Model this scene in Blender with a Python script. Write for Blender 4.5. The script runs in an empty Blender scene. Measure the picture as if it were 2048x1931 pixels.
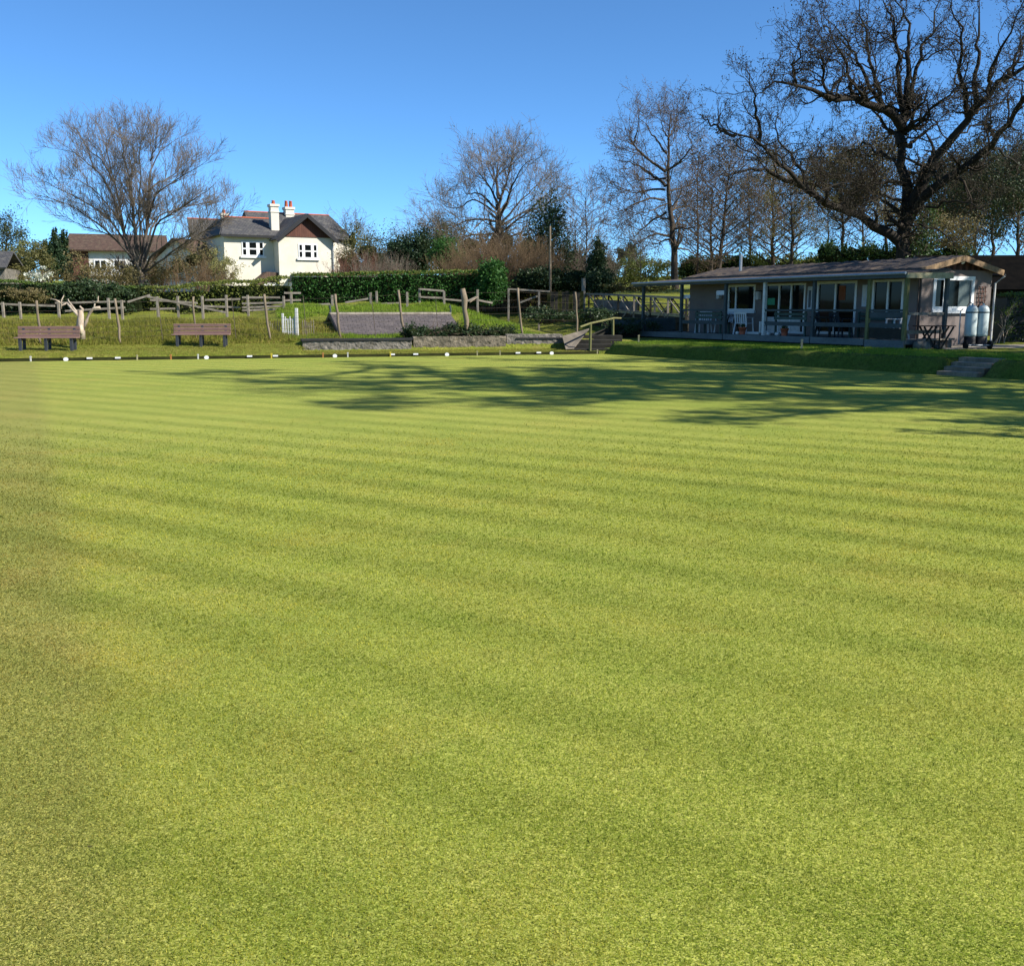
import bpy, math, random
import numpy as np
R = math.radians
rng = np.random.default_rng(7)
random.seed(7)
sc = bpy.context.scene
col = sc.collection
H = 1.65; FPX = 2000.0; PITCH = math.atan(349.5 / 2000.0)

def W(px, py, d):
    """world point seen at photo pixel (px, py) standing at depth d"""
    a = (px - 1024) / FPX; b = (965.5 - py) / FPX
    s = d / (math.cos(PITCH) + b * math.sin(PITCH))
    return np.array([a * s, d, H + s * (b * math.cos(PITCH) - math.sin(PITCH))])

# ------------------------------------------------------------------ objects
def tag(o, label=None, cat=None, group=None, kind=None):
    if label: o['label'] = label
    if cat: o['category'] = cat
    if group: o['group'] = group
    if kind: o['kind'] = kind
    return o

def thing(name, loc, rz, label, cat, group=None):
    o = bpy.data.objects.new(name, None); col.objects.link(o)
    o.location = loc; o.rotation_euler = (0, 0, rz); o.empty_display_size = .3
    return tag(o, label, cat, group)

def dup(root, loc=None, rz=None, label=None):
    def cp(o, par):
        c = o.copy(); col.objects.link(c); c.parent = par
        for ch in list(o.children):
            cp(ch, c)
        return c
    r = cp(root, None)
    if loc is not None: r.location = loc
    if rz is not None: r.rotation_euler = (0, 0, rz)
    if label: r['label'] = label
    return r

def mesh_np(name, V, Fq, mat, parent=None, smooth=False, tri=None):
    """V (n,3), Fq (m,4) and or tri (k,3)"""
    me = bpy.data.meshes.new(name)
    V = np.asarray(V, dtype=np.float32)
    fl = []
    ls = []; tot = 0; nt = []
    if Fq is not None and len(Fq):
        Fq = np.asarray(Fq, dtype=np.int32); fl.append(Fq.ravel()); ls.append(np.arange(len(Fq)) * 4); tot = Fq.size; nt.append(np.full(len(Fq), 4))
    if tri is not None and len(tri):
        tri = np.asarray(tri, dtype=np.int32); fl.append(tri.ravel()); ls.append(tot + np.arange(len(tri)) * 3); nt.append(np.full(len(tri), 3))
    fl = np.concatenate(fl).astype(np.int32); ls = np.concatenate(ls).astype(np.int32)
    me.vertices.add(len(V)); me.vertices.foreach_set('co', V.ravel())
    me.loops.add(len(fl)); me.loops.foreach_set('vertex_index', fl)
    me.polygons.add(len(ls)); me.polygons.foreach_set('loop_start', ls)
    me.update(calc_edges=True); me.validate()
    if smooth:
        me.polygons.foreach_set('use_smooth', np.ones(len(me.polygons), dtype=bool))
    me.materials.append(mat)
    o = bpy.data.objects.new(name, me); col.objects.link(o); o.parent = parent
    return o

class MB:
    def __init__(s): s.v = []; s.f = []
    def box(s, x0, x1, y0, y1, z0, z1, M=None):
        n = len(s.v)
        P = [(x, y, z) for z in (z0, z1) for (x, y) in ((x0, y0), (x1, y0), (x1, y1), (x0, y1))]
        if M: P = [M(p) for p in P]
        s.v += P
        s.f += [tuple(n + i for i in q) for q in ((3, 2, 1, 0), (4, 5, 6, 7), (0, 1, 5, 4), (1, 2, 6, 5), (2, 3, 7, 6), (3, 0, 4, 7))]
        return s
    def bar(s, a, b, w, h, up=(0, 0, 1)):
        """rectangular bar from a to b, w wide sideways, h in the up direction"""
        a = np.array(a, float); b = np.array(b, float); d = b - a; L = np.linalg.norm(d); d /= L
        u = np.array(up, float)
        if abs(d @ u) > .95: u = np.array((0, 1., 0))
        r = np.cross(d, u); r /= np.linalg.norm(r); u = np.cross(r, d)
        n = len(s.v)
        for p in (a, b):
            for (i, j) in ((-1, -1), (1, -1), (1, 1), (-1, 1)):
                s.v.append(tuple(p + r * i * w / 2 + u * j * h / 2))
        s.f += [tuple(n + i for i in q) for q in ((0, 1, 2, 3), (7, 6, 5, 4), (0, 4, 5, 1), (1, 5, 6, 2), (2, 6, 7, 3), (3, 7, 4, 0))]
        return s
    def tube(s, pts, rad, n=8, cap=True):
        pts = [np.array(p, float) for p in pts]
        if not hasattr(rad, '__len__'): rad = [rad] * len(pts)
        base = len(s.v)
        for i, p in enumerate(pts):
            d = pts[min(i + 1, len(pts) - 1)] - pts[max(i - 1, 0)]; d /= np.linalg.norm(d) + 1e-9
            u = np.array((0, 0, 1.)) if abs(d[2]) < .9 else np.array((0, 1., 0))
            r = np.cross(d, u); r /= np.linalg.norm(r); u = np.cross(r, d)
            for k in range(n):
                t = 2 * math.pi * k / n
                s.v.append(tuple(p + rad[i] * (r * math.cos(t) + u * math.sin(t))))
        for i in range(len(pts) - 1):
            for k in range(n):
                a = base + i * n + k; b = base + i * n + (k + 1) % n
                s.f.append((a, a + n, b + n, b))
        if cap:
            s.f.append(tuple(base + k for k in range(n)))
            s.f.append(tuple(base + (len(pts) - 1) * n + k for k in reversed(range(n))))
        return s
    def lathe(s, prof, n=20, c=(0, 0)):
        """profile of (radius, z)"""
        return s.tube([(c[0], c[1], z) for r, z in prof], [max(r, .0015) for r, z in prof], n)
    def poly(s, pts):
        n = len(s.v); s.v += [tuple(p) for p in pts]; s.f.append(tuple(range(n, n + len(pts)))); return s
    def prism(s, pts, dv):
        """closed solid: polygon pts extruded by dv"""
        n = len(s.v); k = len(pts); pts = [np.array(p, float) for p in pts]; dv = np.array(dv, float)
        s.v += [tuple(p) for p in pts] + [tuple(p + dv) for p in pts]
        s.f.append(tuple(n + i for i in reversed(range(k)))); s.f.append(tuple(n + k + i for i in range(k)))
        for i in range(k):
            j = (i + 1) % k; s.f.append((n + i, n + j, n + k + j, n + k + i))
        return s
    def build(s, name, mat, parent=None, bevel=0, smooth=False, label=None):
        me = bpy.data.meshes.new(name); me.from_pydata([tuple(map(float, v)) for v in s.v], [], s.f); me.materials.append(mat)
        import bmesh
        bm = bmesh.new(); bm.from_mesh(me); bmesh.ops.recalc_face_normals(bm, faces=bm.faces); bm.to_mesh(me); bm.free()
        if smooth: me.polygons.foreach_set('use_smooth', [len(p.vertices) == 4 for p in me.polygons])
        o = bpy.data.objects.new(name, me); col.objects.link(o); o.parent = parent
        if bevel:
            m = o.modifiers.new('bevel', 'BEVEL'); m.width = bevel; m.segments = 2; m.limit_method = 'ANGLE'
        if label: o['label'] = label
        return o

# ------------------------------------------------------------------ materials
class NT:
    def __init__(s, name):
        s.m = bpy.data.materials.new(name); s.m.use_nodes = True
        s.t = s.m.node_tree; s.b = s.t.nodes['Principled BSDF']; s.out = s.t.nodes['Material Output']
    def n(s, typ, **kw):
        nd = s.t.nodes.new(typ)
        for k, v in kw.items(): setattr(nd, k, v)
        return nd
    def l(s, a, b): s.t.links.new(a, b)
    def pos(s, obj=False):
        if obj:
            return s.n('ShaderNodeTexCoord').outputs['Object']
        return s.n('ShaderNodeNewGeometry').outputs['Position']
    def mapping(s, vec, scale=(1, 1, 1), rot=(0, 0, 0), loc=(0, 0, 0)):
        m = s.n('ShaderNodeMapping'); s.l(vec, m.inputs[0]); m.inputs[1].default_value = loc; m.inputs[2].default_value = rot; m.inputs[3].default_value = scale
        return m.outputs[0]
    def noise(s, vec, scale, detail=3, rough=.55, dist=0):
        m = s.n('ShaderNodeTexNoise'); s.l(vec, m.inputs['Vector']); m.inputs['Scale'].default_value = scale
        m.inputs['Detail'].default_value = detail; m.inputs['Roughness'].default_value = rough; m.inputs['Distortion'].default_value = dist
        return m.outputs['Fac']
    def ramp(s, fac, stops):
        r = s.n('ShaderNodeValToRGB'); s.l(fac, r.inputs[0]); e = r.color_ramp.elements
        while len(e) < len(stops): e.new(.5)
        for el, (p, c) in zip(e, stops):
            el.position = p
            if not hasattr(c, '__len__'): c = (c, c, c)
            el.color = (*c, 1)
        return r.outputs[0]
    def mix(s, fac, a, b, mode='MIX'):
        m = s.n('ShaderNodeMix', data_type='RGBA', blend_type=mode)
        for sock, v in ((m.inputs[0], fac), (m.inputs[6], a), (m.inputs[7], b)):
            if hasattr(v, 'is_output') or isinstance(v, bpy.types.NodeSocket): s.l(v, sock)
            elif hasattr(v, '__len__'): sock.default_value = (*v, 1)
            else: sock.default_value = v
        return m.outputs[2]
    def math(s, op, a, b=0, c=0):
        m = s.n('ShaderNodeMath', operation=op)
        for sock, v in zip(m.inputs, (a, b, c)):
            if isinstance(v, bpy.types.NodeSocket): s.l(v, sock)
            else: sock.default_value = v
        return m.outputs[0]
    def bump(s, h, strength=.5, dist=.02):
        b = s.n('ShaderNodeBump'); s.l(h, b.inputs['Height']); b.inputs['Strength'].default_value = strength; b.inputs['Distance'].default_value = dist
        s.l(b.outputs[0], s.b.inputs['Normal'])
    def done(s, colr, rough=.8, spec=.3):
        if isinstance(colr, bpy.types.NodeSocket): s.l(colr, s.b.inputs['Base Color'])
        else: s.b.inputs['Base Color'].default_value = (*colr, 1)
        s.b.inputs['Roughness'].default_value = rough
        s.b.inputs['Specular IOR Level'].default_value = spec
        return s.m

def surf(name, c1, c2=None, scale=4, rough=.75, spec=.3, stretch=(1, 1, 1), bump=.3, bd=.01, fine=40, obj=True, metal=0):
    """weathered surface: two tones in broad patches, fine grain and bump"""
    t = NT(name)
    if c2 is None: c2 = tuple(x * .7 for x in c1)
    v = t.mapping(t.pos(obj), scale=stretch)
    big = t.noise(v, scale, 4, .6); fin = t.noise(v, fine, 3, .6)
    c = t.mix(t.ramp(big, [(.35, 0), (.65, 1)]), c2, c1)
    c = t.mix(t.math('MULTIPLY', t.ramp(fin, [(.3, 1), (.7, 0)]), .45), c, tuple(x * .55 for x in c2))
    if bump: t.bump(fin, bump, bd)
    m = t.done(c, rough, spec); t.b.inputs['Metallic'].default_value = metal
    return m

def leafmat(name, cols, rough=.5, trans=.35, spec=.3, patch=.6):
    """leaves: each one its own tone, patches of drier and fresher growth, light passes through"""
    t = NT(name)
    g = t.n('ShaderNodeNewGeometry')
    k = len(cols)
    base = t.ramp(g.outputs['Random Per Island'], [(i / max(k - 1, 1), c) for i, c in enumerate(cols)])
    p = t.noise(g.outputs['Position'], patch, 3)
    base = t.mix(t.math('MULTIPLY', t.ramp(p, [(.35, 0), (.65, 1)]), .45), base, cols[-1])
    t.done(base, rough, spec)
    tr = t.n('ShaderNodeBsdfTranslucent'); t.l(base, tr.inputs[0])
    ms = t.n('ShaderNodeMixShader'); ms.inputs[0].default_value = trans
    t.l(t.b.outputs[0], ms.inputs[1]); t.l(tr.outputs[0], ms.inputs[2]); t.l(ms.outputs[0], t.out.inputs[0])
    return t.m

# bowling green: diagonal mowing, dry and lush patches, blade-sized speckle
def green_mat(blade=False):
    t = NT('turf_blade' if blade else 'mown_green')
    p = t.pos()
    big = t.noise(p, .22, 3, .6); mid = t.noise(p, .8, 4, .65); sm = t.noise(p, 3.4, 4, .7)
    a = math.atan2(.52, -.854)
    wv = t.mapping(p, rot=(0, 0, -a))
    sep = t.n('ShaderNodeSeparateXYZ'); t.l(wv, sep.inputs[0])
    wob = t.noise(t.mapping(p, scale=(.25, .25, .25)), 1.0, 2)
    y = t.math('ADD', sep.outputs[1], t.math('MULTIPLY', wob, .16))
    st = t.math('SINE', t.math('MULTIPLY', y, 2 * math.pi / .79))
    st = t.math('MULTIPLY_ADD', st, .5, .5)
    st = t.ramp(st, [(.08, 0), (.68, 1)])
    # second, fainter mowing direction
    wv2 = t.mapping(p, rot=(0, 0, -R(104)))
    sep2 = t.n('ShaderNodeSeparateXYZ'); t.l(wv2, sep2.inputs[0])
    st2 = t.math('MULTIPLY_ADD', t.math('SINE', t.math('MULTIPLY', sep2.outputs[1], 2 * math.pi / 1.3)), .5, .5)
    fade = t.ramp(t.noise(p, .45, 3), [(.34, .2), (.56, 1)])
    sy = t.n('ShaderNodeSeparateXYZ'); t.l(p, sy.inputs[0])
    rk = t.math('MULTIPLY_ADD', sy.outputs[1], .14, -.35); rk.node.use_clamp = True
    fade = t.math('MULTIPLY', fade, t.math('MULTIPLY_ADD', rk, .5, .5))
    light = (.262, .292, .036); dark = (.172, .202, .020)
    c = t.mix(t.math('MULTIPLY_ADD', t.math('SUBTRACT', st, .5), fade, .5), dark, light)
    c = t.mix(t.math('MULTIPLY', st2, .05), c, (.16, .19, .02))
    c = t.mix(t.math('MULTIPLY', t.ramp(big, [(.42, 0), (.62, 1)]), .55), c, (.150, .215, .020))
    c = t.mix(t.math('MULTIPLY', t.ramp(mid, [(.5, 0), (.72, 1)]), .55), c, (.290, .275, .040))
    c = t.mix(t.math('MULTIPLY', t.ramp(mid, [(.28, 1), (.46, 0)]), .50), c, (.105, .155, .012))
    c = t.mix(t.math('MULTIPLY', t.ramp(sm, [(.54, 0), (.74, 1)]), .32), c, (.225, .195, .060))
    # border strip along the left edge, mown along the edge
    n = t.n('ShaderNodeVectorMath', operation='DOT_PRODUCT'); t.l(p, n.inputs[0]); n.inputs[1].default_value = (-.902, -.432, 0)
    e = t.math('SUBTRACT', n.outputs['Value'], -.05)
    edge = t.math('ADD', e, t.math('MULTIPLY', sm, .18))
    c = t.mix(t.math('MULTIPLY', t.ramp(t.math('MULTIPLY_ADD', edge, 2.0, .5), [(.2, 0), (.7, 1)]), .75), c, (.135, .142, .028))
    # blades
    geo = t.n('ShaderNodeNewGeometry')
    wr0 = t.noise(p, .55, 5, .68, .4)
    if blade:
        we = t.math('MULTIPLY_ADD', t.math('ADD', e, t.math('MULTIPLY', wr0, 1.6)), .55, .25); we.node.use_clamp = True
        c = t.mix(t.math('MULTIPLY', we, .6), c, t.mix(1, c, (1.04, .88, 1.1), 'MULTIPLY'))
        c = t.mix(t.math('MULTIPLY', t.ramp(wr0, [(.50, 0), (.64, 1)]), .6), c, t.mix(1, c, (1.25, 1.0, 1.15), 'MULTIPLY'))
        c = t.mix(t.math('MULTIPLY', t.ramp(t.noise(p, 1.3, 4, .7), [(.52, 0), (.66, 1)]), .6), c, t.mix(1, c, (.72, .88, .7), 'MULTIPLY'))
        lay = t.math('MULTIPLY_ADD', t.math('SUBTRACT', st, .55), fade, .55)
        c = t.mix(1, c, t.mix(lay, (.97, .97, .92), (1.26, 1.20, 1.22)), 'MULTIPLY')
        rd = geo.outputs['Random Per Island']
        c = t.mix(1, c, t.ramp(rd, [(0, (.35, .45, .3)), (.3, (.8, .9, .6)), (.6, (1.15, 1.1, .9)), (.85, (1.5, 1.35, 1.2)), (1, (2.2, 1.9, 2.2))]), 'MULTIPLY')
        t.done(c, .6, .15)
        tr = t.n('ShaderNodeBsdfTranslucent'); t.l(c, tr.inputs[0])
        ms = t.n('ShaderNodeMixShader'); ms.inputs[0].default_value = .4
        t.l(t.b.outputs[0], ms.inputs[1]); t.l(tr.outputs[0], ms.inputs[2]); t.l(ms.outputs[0], t.out.inputs[0])
        return t.m
    dn = t.n('ShaderNodeTexNoise'); t.l(p, dn.inputs['Vector']); dn.inputs['Scale'].default_value = 70; dn.inputs['Detail'].default_value = 1
    dv_ = t.n('ShaderNodeVectorMath', operation='MULTIPLY_ADD'); t.l(dn.outputs['Color'], dv_.inputs[0]); dv_.inputs[1].default_value = (.016, .016, 0); t.l(p, dv_.inputs[2])
    def cells(scale):
        v = t.n('ShaderNodeTexVoronoi'); t.l(dv_.outputs[0], v.inputs['Vector']); v.inputs['Scale'].default_value = scale
        sp = t.n('ShaderNodeSeparateColor'); t.l(v.outputs['Color'], sp.inputs[0]); return sp.outputs[0], sp.outputs[1], v.outputs['Distance']
    r1, r1b, d1 = cells(215); r2, r2b, d2 = cells(105); r3, r3b, d3 = cells(400)
    mot = t.ramp(t.noise(p, 9, 4, .7), [(.35, 0), (.65, 1)])
    c = t.mix(t.math('MULTIPLY', t.ramp(r2, [(.55, 0), (.95, 1)]), .40), c, (.105, .16, .008))
    c = t.mix(t.math('MULTIPLY', t.ramp(r2b, [(.70, 0), (1, 1)]), .40), c, (.33, .28, .07))
    c = t.mix(t.ramp(r1, [(.0, .92), (.34, .15), (.45, 0)]), c, (.028, .042, .003))
    c = t.mix(t.ramp(r1b, [(.66, 0), (.80, .55), (1, .9)]), c, (.50, .50, .10))
    c = t.mix(t.ramp(r3, [(.0, .75), (.35, 0)]), c, (.04, .055, .004))
    c = t.mix(t.ramp(r3b, [(.75, 0), (1, .6)]), c, (.55, .55, .16))
    c = t.mix(t.math('MULTIPLY', mot, .22), c, (.08, .115, .008))
    wc = t.n('ShaderNodeTexVoronoi'); t.l(dv_.outputs[0], wc.inputs['Vector']); wc.inputs['Scale'].default_value = 2.6
    c = t.mix(t.math('MULTIPLY', t.math('LESS_THAN', wc.outputs['Distance'], .022), .8), c, (.05, .04, .02))
    lay = t.math('MULTIPLY_ADD', t.math('SUBTRACT', st, .55), fade, .55)
    c = t.mix(1, c, t.mix(lay, (.97, .98, .92), (1.18, 1.14, 1.22)), 'MULTIPLY')
    c = t.mix(t.math('MULTIPLY', t.ramp(big, [(.38, 1), (.5, 0)]), .55), c, t.mix(1, c, (.72, .86, .7), 'MULTIPLY'))
    wr = t.noise(p, .55, 5, .68, .4)
    c = t.mix(t.math('MULTIPLY', t.ramp(wr, [(.52, 0), (.66, 1)]), .45), c, t.mix(1, c, (1.18, .98, 1.1), 'MULTIPLY'))
    we = t.math('MULTIPLY_ADD', t.math('ADD', e, t.math('MULTIPLY', wr, 1.6)), .55, .25); we.node.use_clamp = True
    c = t.mix(t.math('MULTIPLY', we, .6), c, t.mix(1, c, (1.0, .86, 1.05), 'MULTIPLY'))
    c = t.mix(t.math('MULTIPLY', t.ramp(t.noise(p, 1.3, 4, .7), [(.56, 0), (.7, 1)]), .4), c, t.mix(1, c, (.78, .9, .7), 'MULTIPLY'))
    t.b.inputs['Sheen Weight'].default_value = .10; t.b.inputs['Sheen Roughness'].default_value = .45; t.b.inputs['Sheen Tint'].default_value = (.62, .70, .30, 1)
    t.bump(t.math('ADD', r1, t.math('MULTIPLY', r2, .8)), .45, .008)
    t.done(c, .9, .04)
    return t.m

def lawn_mat(name, a, b, dry, patch=1.0, fine=30):
    t = NT(name); p = t.pos()
    c = t.mix(t.ramp(t.noise(p, .5 * patch, 4), [(.35, 0), (.65, 1)]), a, b)
    c = t.mix(t.math('MULTIPLY', t.ramp(t.noise(p, 1.7 * patch, 4, .65), [(.5, 0), (.7, 1)]), .7), c, dry)
    f = t.noise(p, fine, 3, .7); f2 = t.noise(p, fine * .28, 3, .7)
    c = t.mix(t.ramp(f, [(.35, .6), (.55, 0)]), c, tuple(x * .35 for x in a))
    c = t.mix(t.ramp(f2, [(.35, .5), (.52, 0)]), c, tuple(x * .45 for x in a))
    t.bump(t.math('ADD', f, t.math('MULTIPLY', f2, 1.5)), .9, .06)
    return t.done(c, .9, .1)

M = {}
M['green'] = green_mat()
M['lawn'] = lawn_mat('rough_grass', (.17, .205, .026), (.25, .26, .04), (.30, .25, .07))
M['banklawn'] = lawn_mat('shade_toned_bank_grass', (.10, .145, .020), (.14, .18, .028), (.19, .185, .045))  # grass toned darker, the shade of the bank is in its colour
M['wood'] = surf('weathered_timber', (.30, .235, .16), (.16, .125, .085), 3, .85, .15, (1, 1, .25), .5)
M['railw'] = surf('silvered_timber', (.36, .31, .25), (.2, .17, .13), 4, .85, .15, (1, 1, 1), .4)
M['darkwood'] = surf('dark_timber_and_shade', (.045, .04, .03), (.025, .023, .018), 4, .8, .2, (1, 1, 1), .4)
M['bluewood'] = surf('blue_grey_painted_timber', (.075, .092, .092), (.045, .06, .062), 3, .7, .25, (1, 1, 1), .3)
M['decking'] = surf('grey_decking', (.19, .20, .19), (.12, .13, .125), 5, .8, .2, (.3, 2, 1), .4)
M['palewood'] = surf('lichened_fascia', (.52, .46, .28), (.33, .29, .17), 6, .8, .2, (1, 1, 1), .3)
M['mossywood'] = surf('mossy_post', (.22, .21, .09), (.12, .12, .05), 4, .85, .15, (1, 1, .4), .4)
M['barge'] = surf('worn_bargeboard', (.36, .24, .13), (.20, .13, .075), 3, .75, .2, (1, 3, 1), .4)
M['plastic_wood'] = surf('brown_recycled_slat', (.29, .175, .14), (.23, .14, .115), 3, .6, .3, (1, 1, 1), .1)
M['plastic_dark'] = surf('charcoal_bench_leg', (.045, .05, .06), (.03, .035, .042), 3, .6, .3, bump=.1)
M['pebble'] = surf('brown_pebbledash', (.235, .195, .175), (.19, .155, .14), 1.2, .9, .1, bump=.35, bd=.008, fine=70)
M['white'] = surf('white_upvc', (.80, .80, .78), (.74, .74, .72), 2, .35, .4, bump=0)
M['whitedull'] = surf('white_paint_weathered', (.72, .71, .67), (.55, .54, .5), 6, .6, .3, bump=.1)
M['plastic'] = surf('white_moulded_plastic', (.72, .74, .76), (.66, .68, .70), 2, .4, .4, bump=0)
M['cream'] = surf('cream_render', (.73, .68, .57), (.64, .59, .48), .8, .85, .15, bump=.2)
M['greyrender'] = surf('whitewashed_render', (.72, .70, .66), (.6, .58, .53), 1, .85, .15, bump=.2)
M['slate'] = None
M['terracotta'] = surf('terracotta', (.50, .13, .06), (.36, .09, .045), 5, .7, .25, bump=.2)
M['soot'] = surf('near_black_felt', (.010, .009, .008), (.006, .006, .006), 3, 1, 0, bump=.3)
M['black'] = surf('black_paint', (.018, .018, .02), (.012, .012, .013), 4, .5, .35, bump=.05)
M['rubber'] = surf('black_rubber', (.02, .02, .02), (.014, .014, .014), 8, .8, .2, bump=.1)
M['metal'] = surf('galvanised_metal', (.42, .44, .46), (.32, .34, .36), 10, .45, .5, bump=.05, metal=.7)
M['wire'] = surf('rusty_wire', (.16, .12, .09), (.1, .08, .06), 10, .7, .3, bump=0, metal=.4)
M['gas'] = surf('pale_grey_bottle_paint', (.56, .62, .60), (.46, .53, .51), 3, .45, .4, bump=.08)
M['stone'] = surf('rubble_wall', (.27, .24, .20), (.12, .11, .09), 5, .9, .15, bump=.9, bd=.05, fine=14)
M['concrete'] = surf('stained_concrete', (.22, .185, .14), (.10, .088, .07), 1.6, .9, .15, bump=.4, fine=30)
M['concretewall'] = surf('mossy_stained_concrete', (.27, .225, .165), (.10, .09, .065), 3.2, .95, .05, bump=.9, bd=.04, fine=16)
M['coping'] = surf('wet_dark_coping', (.03, .028, .03), (.02, .02, .02), 4, .7, .3, bump=.3)
M['ditchboard'] = surf('dark_boards_and_ditch_shade', (.05, .052, .018), (.025, .028, .010), 2, .95, .05, bump=.5)  # dark tone paints the shade in the ditch; also used for dark planks
M['path'] = surf('worn_paving', (.45, .38, .30), (.3, .26, .2), 2, .9, .15, bump=.3)
M['disc'] = surf('white_marker_paint', (.86, .86, .84), (.8, .8, .78), 4, .4, .4, bump=0)
M['yellow'] = surf('yellow_marker_paint', (.70, .55, .05), (.6, .45, .04), 4, .5, .4, bump=0)
M['orange'] = surf('orange_marker_paint', (.55, .22, .06), (.45, .18, .05), 4, .5, .4, bump=0)
M['bark'] = surf('grey_brown_bark', (.105, .08, .06), (.05, .041, .032), 3, .9, .1, (1, 1, .3), .8, .04, 14, obj=False)
M['oakbark'] = surf('dark_oak_bark', (.050, .041, .031), (.026, .022, .018), 2, .9, .1, (1, 1, .3), .9, .05, 10, obj=False)
M['beechbark'] = surf('pale_grey_bark', (.15, .12, .095), (.075, .062, .05), 2, .9, .1, (1, 1, .3), .6, .03, 12, obj=False)
M['deadwood'] = surf('bleached_dead_wood', (.55, .47, .36), (.34, .25, .18), 6, .85, .15, (1, 1, .3), .6, .02, 20)
M['twig'] = surf('brown_twigs', (.135, .102, .072), (.09, .068, .05), .5, .9, .1, bump=0, obj=False)
M['palertwig'] = surf('grey_pink_twigs', (.215, .175, .135), (.15, .122, .095), .5, .9, .1, bump=0, obj=False)
M['oaktwig'] = surf('oak_twigs', (.060, .047, .034), (.036, .029, .022), .5, .9, .1, bump=0, obj=False)
M['redtwig'] = surf('reddish_twigs', (.22, .10, .075), (.16, .08, .055), .5, .9, .1, bump=0, obj=False)
M['tantwig'] = surf('tan_twigs', (.22, .15, .085), (.15, .10, .06), .5, .9, .1, bump=0, obj=False)
M['bud'] = leafmat('brown_buds', [(.13, .075, .04), (.10, .07, .03), (.17, .10, .055)], .7, .3)
M['oakbud'] = leafmat('oak_buds', [(.05, .038, .022), (.065, .05, .025), (.04, .038, .018)], .7, .3)
M['springleaf'] = leafmat('opening_leaves', [(.15, .18, .04), (.20, .20, .055), (.12, .12, .03)], .6, .4)
M['ivy'] = leafmat('ivy_leaves', [(.025, .055, .012), (.045, .085, .018), (.06, .10, .02)], .5, .25, .25)
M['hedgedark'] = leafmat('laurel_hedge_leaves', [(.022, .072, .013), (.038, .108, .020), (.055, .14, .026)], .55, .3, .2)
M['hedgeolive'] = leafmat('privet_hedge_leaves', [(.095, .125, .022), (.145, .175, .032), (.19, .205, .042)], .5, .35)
M['hedgebright'] = leafmat('bright_leaf_and_sunlit_top', [(.09, .15, .02), (.13, .19, .03), (.10, .15, .03)], .5, .4)  # fresh leaf colour, also painted on hedge tops as sunlight
M['conifer'] = leafmat('dark_conifer_leaves', [(.012, .030, .012), (.020, .045, .016), (.028, .055, .018)], .6, .15)
M['holly'] = leafmat('holly_leaves', [(.015, .035, .012), (.028, .055, .016), (.05, .075, .03)], .5, .2, .25)
M['olive'] = leafmat('olive_foliage', [(.085, .090, .026), (.12, .115, .035), (.15, .135, .045)], .6, .35)
M['brownleaf'] = leafmat('brown_olive_foliage', [(.15, .115, .045), (.19, .145, .06), (.13, .115, .04)], .6, .35)
M['yellowleaf'] = leafmat('yellow_green_foliage', [(.26, .25, .08), (.33, .30, .11), (.2, .2, .07)], .6, .4)
M['blossom'] = leafmat('white_blossom', [(.75, .74, .68), (.6, .6, .52), (.3, .33, .18)], .6, .35)
M['pineleaf'] = leafmat('pine_needles', [(.030, .050, .018), (.045, .065, .022), (.06, .075, .028)], .6, .2)
M['tuft'] = leafmat('tussock_grass', [(.20, .23, .03), (.28, .27, .05), (.38, .29, .09), (.16, .19, .025)], .7, .5, .1)
M['lushtuft'] = leafmat('lush_spring_grass', [(.15, .25, .02), (.21, .31, .03), (.26, .34, .05)], .6, .5, .1)
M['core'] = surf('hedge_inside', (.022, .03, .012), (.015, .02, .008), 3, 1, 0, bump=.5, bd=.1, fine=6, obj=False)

def roof_mat(name, c1, c2, tw=.3, th=.22, lich=None):
    t = NT(name)
    uv = t.pos(True)
    br = t.n('ShaderNodeTexBrick'); t.l(uv, br.inputs[0])
    br.inputs['Scale'].default_value = 1; br.inputs['Brick Width'].default_value = tw; br.inputs['Row Height'].default_value = th
    br.inputs['Mortar Size'].default_value = .012
    br.inputs[1].default_value = (*c1, 1); br.inputs[2].default_value = (*c2, 1); br.inputs[3].default_value = (*[x * .35 for x in c2], 1)
    c = br.outputs[0]
    nz = t.noise(uv, 2.5, 5, .7)
    c = t.mix(t.math('MULTIPLY', t.ramp(nz, [(.5, 0), (.68, 1)]), .6), c, lich or tuple(min(x * 1.9, .8) for x in c1))
    t.bump(br.outputs[1], -.5, .03)
    return t.done(c, .8, .25)
M['slate'] = roof_mat('slate_roof', (.085, .08, .078), (.055, .055, .058), .25, .2, (.16, .15, .12))
M['tile'] = roof_mat('brown_tile_roof', (.115, .07, .05), (.075, .048, .036), .2, .15, (.14, .11, .07))
M['cabinroof'] = roof_mat('weathered_felt_tiles', (.085, .066, .054), (.05, .043, .04), .35, .3, (.24, .17, .10))
M['shedroof'] = roof_mat('grey_brown_tile_roof', (.115, .097, .095), (.085, .072, .07), .3, .13, (.15, .125, .11))
M['tilehung'] = roof_mat('red_brown_hung_tile', (.115, .048, .032), (.085, .036, .026), .2, .15, (.13, .06, .04))

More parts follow.
